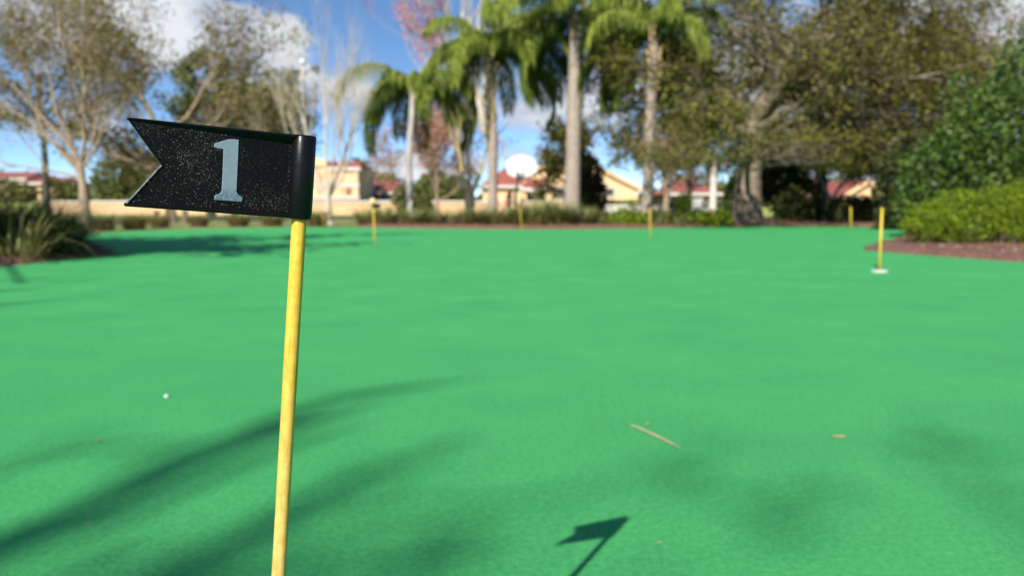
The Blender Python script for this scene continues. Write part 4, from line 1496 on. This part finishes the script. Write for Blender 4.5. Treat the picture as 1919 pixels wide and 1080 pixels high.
# evergreens between the palms and the house
shrub('cedar_tree', 'dark dense cedar right beside the thickest palm trunk', foot(1100, 27.0), [(0, 0, .7, .45, .5, .7), (.05, 0, 1.4, .45, .5, .7), (-.25, .1, 1.8, .4, .4, .5), (.22, 0, .8, .42, .4, .6)], 4200, 0.07, L_DARK, seed=51, cat='tree', part='crown')
for px, Y, top, sd, lab, m in ((1212, 35, 150, 52, 'olive pine above the right side of the gabled house', L_OAK), (1060, 37, 250, 53, 'olive tree peeping out left of the thickest palm trunk', L_OAK), (1290, 42, 190, 54, 'olive tree behind the small brownish pink tree', L_OAK)):
    H = hz(top, Y)
    limbs = limbs_round(np.random.default_rng(sd), 14, 0.25, 1.0, -5, 55, H * .2, H * .3, 0.4)
    tree('pine_tree', lab, foot(px, Y), [(0, 0, -.1), (.1, 0, H * .5), (0, 0, H * .9)], 0.15, limbs, O_PINE, M_BARKD, [(m, 4200, 0.10, 0.22, 'crown', None)], 'dark trees behind', seed=sd)

# ------------------------------------------------------------------ shrubs
shrub('glossy_shrub', 'big dark glossy-leaved shrub at the right edge', Vector((fx(1925, 12.5), 12.5, 0)), [(0, 0, 1.35, 1.3, 1.2, 1.35), (-1.0, 0, .80, .85, .9, .80), (.9, .3, 1.7, 1.4, 1.3, 1.7), (-.55, -.15, 1.25, .85, .8, .80), (-1.25, .2, .45, .55, .6, .5)],
      25000, 0.046, L_GLOSS, seed=61, aspect=0.5, shell=0.6)
shrub('low_hedge', 'bright yellow-green clipped hedge in the right mulch bed', Vector((fx(1845, 9.7), 9.7, 0.04)), [(-.58, 0, .24, .32, .40, .24), (-.15, .05, .32, .48, .45, .31), (.45, 0, .38, .55, .45, .34), (1.05, .1, .40, .6, .5, .38)],
      32000, 0.0165, L_HEDGE, seed=62, aspect=0.5)
shrub('dark_shrub', 'nearly black shrub added as shade left of the big glossy shrub', foot(1680, 17.0), [(0, 0, .75, .45, .5, .85), (.4, .1, 1.0, .5, .5, 1.0)], 4200, 0.06, L_DARK, 'dark bushes under the oaks', seed=63)  # added shrub, near-black leaves stand in for the glossy shrub's shadow
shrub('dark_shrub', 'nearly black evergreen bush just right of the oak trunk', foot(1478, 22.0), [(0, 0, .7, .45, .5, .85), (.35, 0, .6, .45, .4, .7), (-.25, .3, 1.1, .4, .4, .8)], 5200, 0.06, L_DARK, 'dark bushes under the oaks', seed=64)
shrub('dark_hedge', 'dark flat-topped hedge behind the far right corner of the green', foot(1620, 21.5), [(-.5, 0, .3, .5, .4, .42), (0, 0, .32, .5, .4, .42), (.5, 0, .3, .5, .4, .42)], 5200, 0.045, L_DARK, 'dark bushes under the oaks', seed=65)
shrub('green_bush', 'bright green bush at the foot of the dark-trunked oak', foot(1516, 23.0), [(0, 0, .25, .3, .3, .3), (.2, 0, .36, .2, .2, .28)], 1500, 0.045, L_HEDGE, 'bright bushes beyond the mulch', seed=66)
shrub('green_bush', 'upright fresh green bush left of the oak trunk', foot(1371, 29.0), [(0, 0, .6, .3, .3, .7), (.08, 0, 1.0, .22, .25, .5)], 2200, 0.05, L_GLOSS, 'bright bushes beyond the mulch', seed=67)
shrub('green_bush', 'rounded bush below the red hipped roof', foot(1280, 33.0), [(0, 0, .45, .45, .4, .5), (-.35, 0, .3, .35, .3, .35)], 1800, 0.055, L_HEDGE, 'bright bushes beyond the mulch', seed=68)
shrub('green_bush', 'long low green hedge in front of the gabled house', foot(1160, 41.5), [(-1.4, 0, .4, .8, .5, .36), (-.4, 0, .4, .8, .5, .38), (.6, 0, .42, .8, .5, .36), (1.5, 0, .4, .8, .5, .37)], 3000, 0.07, L_HEDGE, 'bright bushes beyond the mulch', seed=69)
shrub('clipped_shrub', 'narrow clipped shrub right beside the foot of the thickest palm', foot(1118, 19.4), [(0, 0, .14, .34, .28, .22), (.2, .1, .16, .25, .25, .2)], 1700, 0.038, L_OLIVE, 'clipped shrubs in the far mulch bed', seed=71)
shrub('clipped_shrub', 'clipped shrub midway between the two right palms', foot(1176, 19.0), [(-.1, 0, .16, .34, .3, .24), (.22, .1, .15, .28, .28, .2)], 1700, 0.038, L_HEDGE, 'clipped shrubs in the far mulch bed', seed=72)
shrub('clipped_shrub', 'clipped shrub behind the leaning yellow stick, right of the thinner palm', foot(1242, 19.1), [(-.1, 0, .16, .36, .3, .22), (.3, .1, .14, .3, .28, .2)], 1700, 0.038, L_OLIVE, 'clipped shrubs in the far mulch bed', seed=73)
shrub('clipped_shrub', 'brightest clipped shrub in front of the white post', foot(1326, 19.3), [(-.18, 0, .17, .36, .3, .23), (.25, .05, .17, .34, .28, .23)], 2000, 0.038, L_HEDGE, 'clipped shrubs in the far mulch bed', seed=74)
for px, Y, lob, sd, lab in ((765, 43, [(0, 0, .8, .8, .7, .85), (.5, 0, .6, .6, .6, .6)], 81, 'round olive bush left of the slim white palm trunk'), (850, 45, [(0, 0, .7, .9, .7, .75), (-.6, 0, .5, .6, .6, .6)], 82, 'round green bush left of the dark forked tree'),
                            (815, 47, [(0, 0, .9, .8, .7, .9)], 83, 'taller olive bush behind the slim white palm trunk'), (8, 46, [(0, 0, .6, .7, .6, .7), (1.0, .2, .5, .7, .6, .55)], 84, 'green bush before the far house at the left edge'),
                            (105, 47, [(0, 0, .6, .7, .6, .7), (.9, .2, .6, .8, .6, .6)], 85, 'olive bush right of the dark pine trunk')):
    shrub('evergreen_bush', lab, foot(px, Y), lob, 2200, 0.09, L_OLIVE, 'bushes behind the field', seed=sd)

# grasses along the far edge
for px, Y, n, rad, L0, L1, lab in (
        (690, 19.6, 170, .14, .3, .5, 'grass clump farthest left in the row, by the stick with the tan knob'), (722, 19.4, 200, .16, .35, .55, 'grass clump midway between the stick with the tan knob and the slim palm'),
        (775, 19.0, 190, .15, .3, .5, 'grass clump in front of the slim white palm trunk'), (818, 19.2, 170, .14, .3, .45, 'grass clump between the slim palm and the dark forked tree'),
        (876, 18.7, 200, .16, .32, .5, 'grass clump hiding the foot of the dark forked tree'), (900, 19.0, 150, .14, .3, .5, 'grass clump left of the palm with the brown collar'),
        (944, 18.5, 210, .17, .35, .55, 'grass clump in front of the child in red'), (985, 18.8, 190, .16, .35, .5, 'grass clump just right of the leaning stick under the hoop'),
        (1012, 18.4, 260, .18, .45, .7, 'tall grass clump right of the hoop'), (1046, 18.6, 260, .18, .45, .68, 'tall grass clump left of the thickest palm trunk'),
        (1092, 19.0, 160, .14, .3, .48, 'grass clump at the right foot of the thickest palm'),
        (250, 17.2, 150, .13, .25, .38, 'small grass clump under the tail of the black flag'), (190, 16.6, 150, .13, .25, .4, 'small grass clump beside the dark left bush'),
        (298, 18.6, 120, .12, .22, .34, 'small grass clump before the leftmost short post'), (372, 19.6, 120, .12, .2, .32, 'small grass clump right of the three short posts'),
        (446, 19.8, 140, .14, .22, .36, 'small reddish grass clump under the middle of the flag'), (510, 20.2, 140, .14, .22, .34, 'small grass clump under the numeral'), (592, 20.2, 190, .16, .28, .45, 'grass clump at the foot of the leafless tree')):
    grass_clump(lab, foot(px, Y), int(n * 2.2), rad * 1.5, L0 * 1.3, L1 * 1.3, L_FOUNT, int(px), w=0.018)

# strap-leaved bushes in the left bed
for x, y, n, rad, L0, L1, sd, lab, m in ((-4.55, 8.0, 2600, .46, .42, .70, 91, 'dark strap-leaved bush at the left edge of the green', L_STRAP), (-5.2, 8.5, 2200, .5, .48, .76, 92, 'taller strap-leaved bush behind the one at the left edge', L_STRAP),
                                         (-4.2, 7.2, 80, .25, .45, .7, 93, 'lighter sprawling strap-leaved clump lowest at the left edge', L_GRASS)):
    grass_clump(lab, Vector((x, y, .03)), n, rad, L0, L1, m, sd, w=0.026 if sd == 93 else 0.0115, droop=1.5, name='strap_leaved_bush', cat='bush', group='strap leaved bushes in the left bed', lean=0.75)

# ------------------------------------------------------------------ trees out of the picture to the left and behind, whose shade falls on the green
limbs = limbs_round(rl, 10, 0.5, 1.0, 5, 50, 1.3, 2.1, 0.45) + [(0.8, (1, -.1, .2), 2.0, .5), (0.9, (1, -.6, .3), 2.2, .5), (0.8, (.35, 1, .2), 2.6, .5), (0.9, (.75, .8, .25), 2.3, .5), (0.7, (.1, 1, .1), 2.2, .5)]
tree('shade_tree', 'leafy tree standing left of the green', (-7.6, 5.7, 0), [(0, 0, -.1), (.05, 0, 1.2), (.1, 0, 2.6)], 0.16, limbs, dict(O_OAK, levels=2, kids=5), M_BARK,
     [(L_OAK, 17000, 0.10, 0.17, 'crown', lambda T: ((T[:, 0] - 7.6) < -0.70 * (T[:, 1] + 5.7)) | (T[:, 2] > 0.9 + 0.26 * (T[:, 1] + 5.7)))], seed=95)
T1 = np.array([-7.6, 5.7, 0])
b = MB()
for q0, q1, q2, t_, r_ in (((-60, 532), (60, 522), (180, 514), 6.0, .022), ((-90, 556), (0, 546), (75, 540), 6.4, .028), ((-60, 580), (20, 570), (150, 559), 6.8, .022), ((40, 532), (130, 527), (230, 520), 6.2, .012)):
    P_ = [np.array(G(*q)) - np.array(SUN_D) * t_ - T1 for q in (q0, q1, q2)]
    b.tube([np.array([.1, 0, 2.5]), np.array([.7, -1.2, 2.9]), P_[0], P_[1], P_[2]], [.03, .018, r_ * 1.1, r_, .004], 6)
b.build('limb', M_BARK, bpy.data.objects['shade_tree'], smooth=True)
st = empty('shade_tree', (-6.4, -11.6, 0), 'bare limbed tree standing behind the viewer', 'tree')
SD = np.array(SUN_D)


def over(px, py, t):
    return np.array(G(px, py)) - SD * t - np.array([-6.4, -11.6, 0])


b = MB()
b.tube([(0, 0, -.1), (.05, .1, 1.6), (.15, .3, 3.4), (.4, .6, 5.0)], [0.2, 0.16, 0.13, 0.1], 10)
S0 = np.array([.4, .6, 5.0])
b.tube([S0, over(-700, 1500, 11.2), over(0, 1015, 11.0), over(150, 960, 11.0), over(300, 893, 11.0), over(450, 832, 11.0), over(560, 797, 11.0), over(640, 772, 11.1), over(720, 755, 11.2)],
       [.10, .045, .038, .035, .033, .030, .025, .016, .006], 8)
b.tube([over(0, 1015, 11.0), over(160, 1000, 12.0), over(310, 930, 12.2), over(460, 868, 12.4), over(590, 815, 12.6), over(700, 790, 12.8)], [.02, .022, .022, .020, .015, .005], 6)
b.tube([over(150, 960, 11.0), over(280, 872, 11.8), over(420, 818, 12.2), over(540, 775, 12.5), over(650, 740, 12.8)], [.018, .016, .014, .012, .005], 6)
b.tube([S0, over(-300, 1600, 12.4), over(250, 1130, 12.2), over(400, 1045, 12.2), over(530, 968, 12.2), over(650, 900, 12.2), over(760, 862, 12.3)], [.08, .044, .036, .033, .029, .022, .006], 8)
b.tube([over(450, 832, 11.0), over(600, 752, 12.0), over(720, 732, 12.6), over(880, 714, 13)], [.022, .020, .018, .006], 6)
b.tube([over(530, 968, 12.2), over(1000, 940, 13), over(1300, 930, 13.4), over(1520, 955, 13.6)], [.010, .006, .005, .004], 5)
b.tube([over(1000, 940, 13), over(1300, 850, 13.6), over(1780, 826, 14)], [.006, .005, .004], 5)
b.build('trunk', M_BARK, st, smooth=True)
b = MB()
rq = np.random.default_rng(77)
for px, py, t_, n, sx_, sy in ((1520, 958, 13.6, 12, .05, .05), (1780, 826, 14, 12, .06, .06), (1320, 900, 13.4, 6, .08, .06), (620, 1070, 12.4, 50, .15, .10), (440, 1085, 12.3, 40, .2, .10), (760, 862, 12.4, 12, .08, .07), (1915, 940, 14, 14, .05, .1),
                               (100, 850, 12.4, 18, .2, .08)):
    C = over(px, py, t_) + rq.normal(size=(n, 3)) * np.array([sx_, sy, .04])
    V, F = quads(C, 0.036, rq, 0.55)
    b.add(V, F)
b.build('leaves', L_OAK, st)

# a far tree belt closing the view
rq = np.random.default_rng(99)
n = 26000
X = rq.uniform(-120, 120, n)
Yb = 130 + rq.normal(size=n) * 3
top = 3.2 + 1.6 * np.sin(X * .21) + 1.2 * np.sin(X * .53 + 1) + .8 * np.sin(X * 1.3)
Z = 1.0 + np.maximum(.6, top) * rq.random(n) ** .8
V, F = quads(np.column_stack([X, Yb, Z]), 0.42, rq, 0.7)
b = MB()
b.add(V, F)
tag(b.build('distant_trees', L_OLIVE), 'low belt of distant trees along the horizon', kind='stuff')
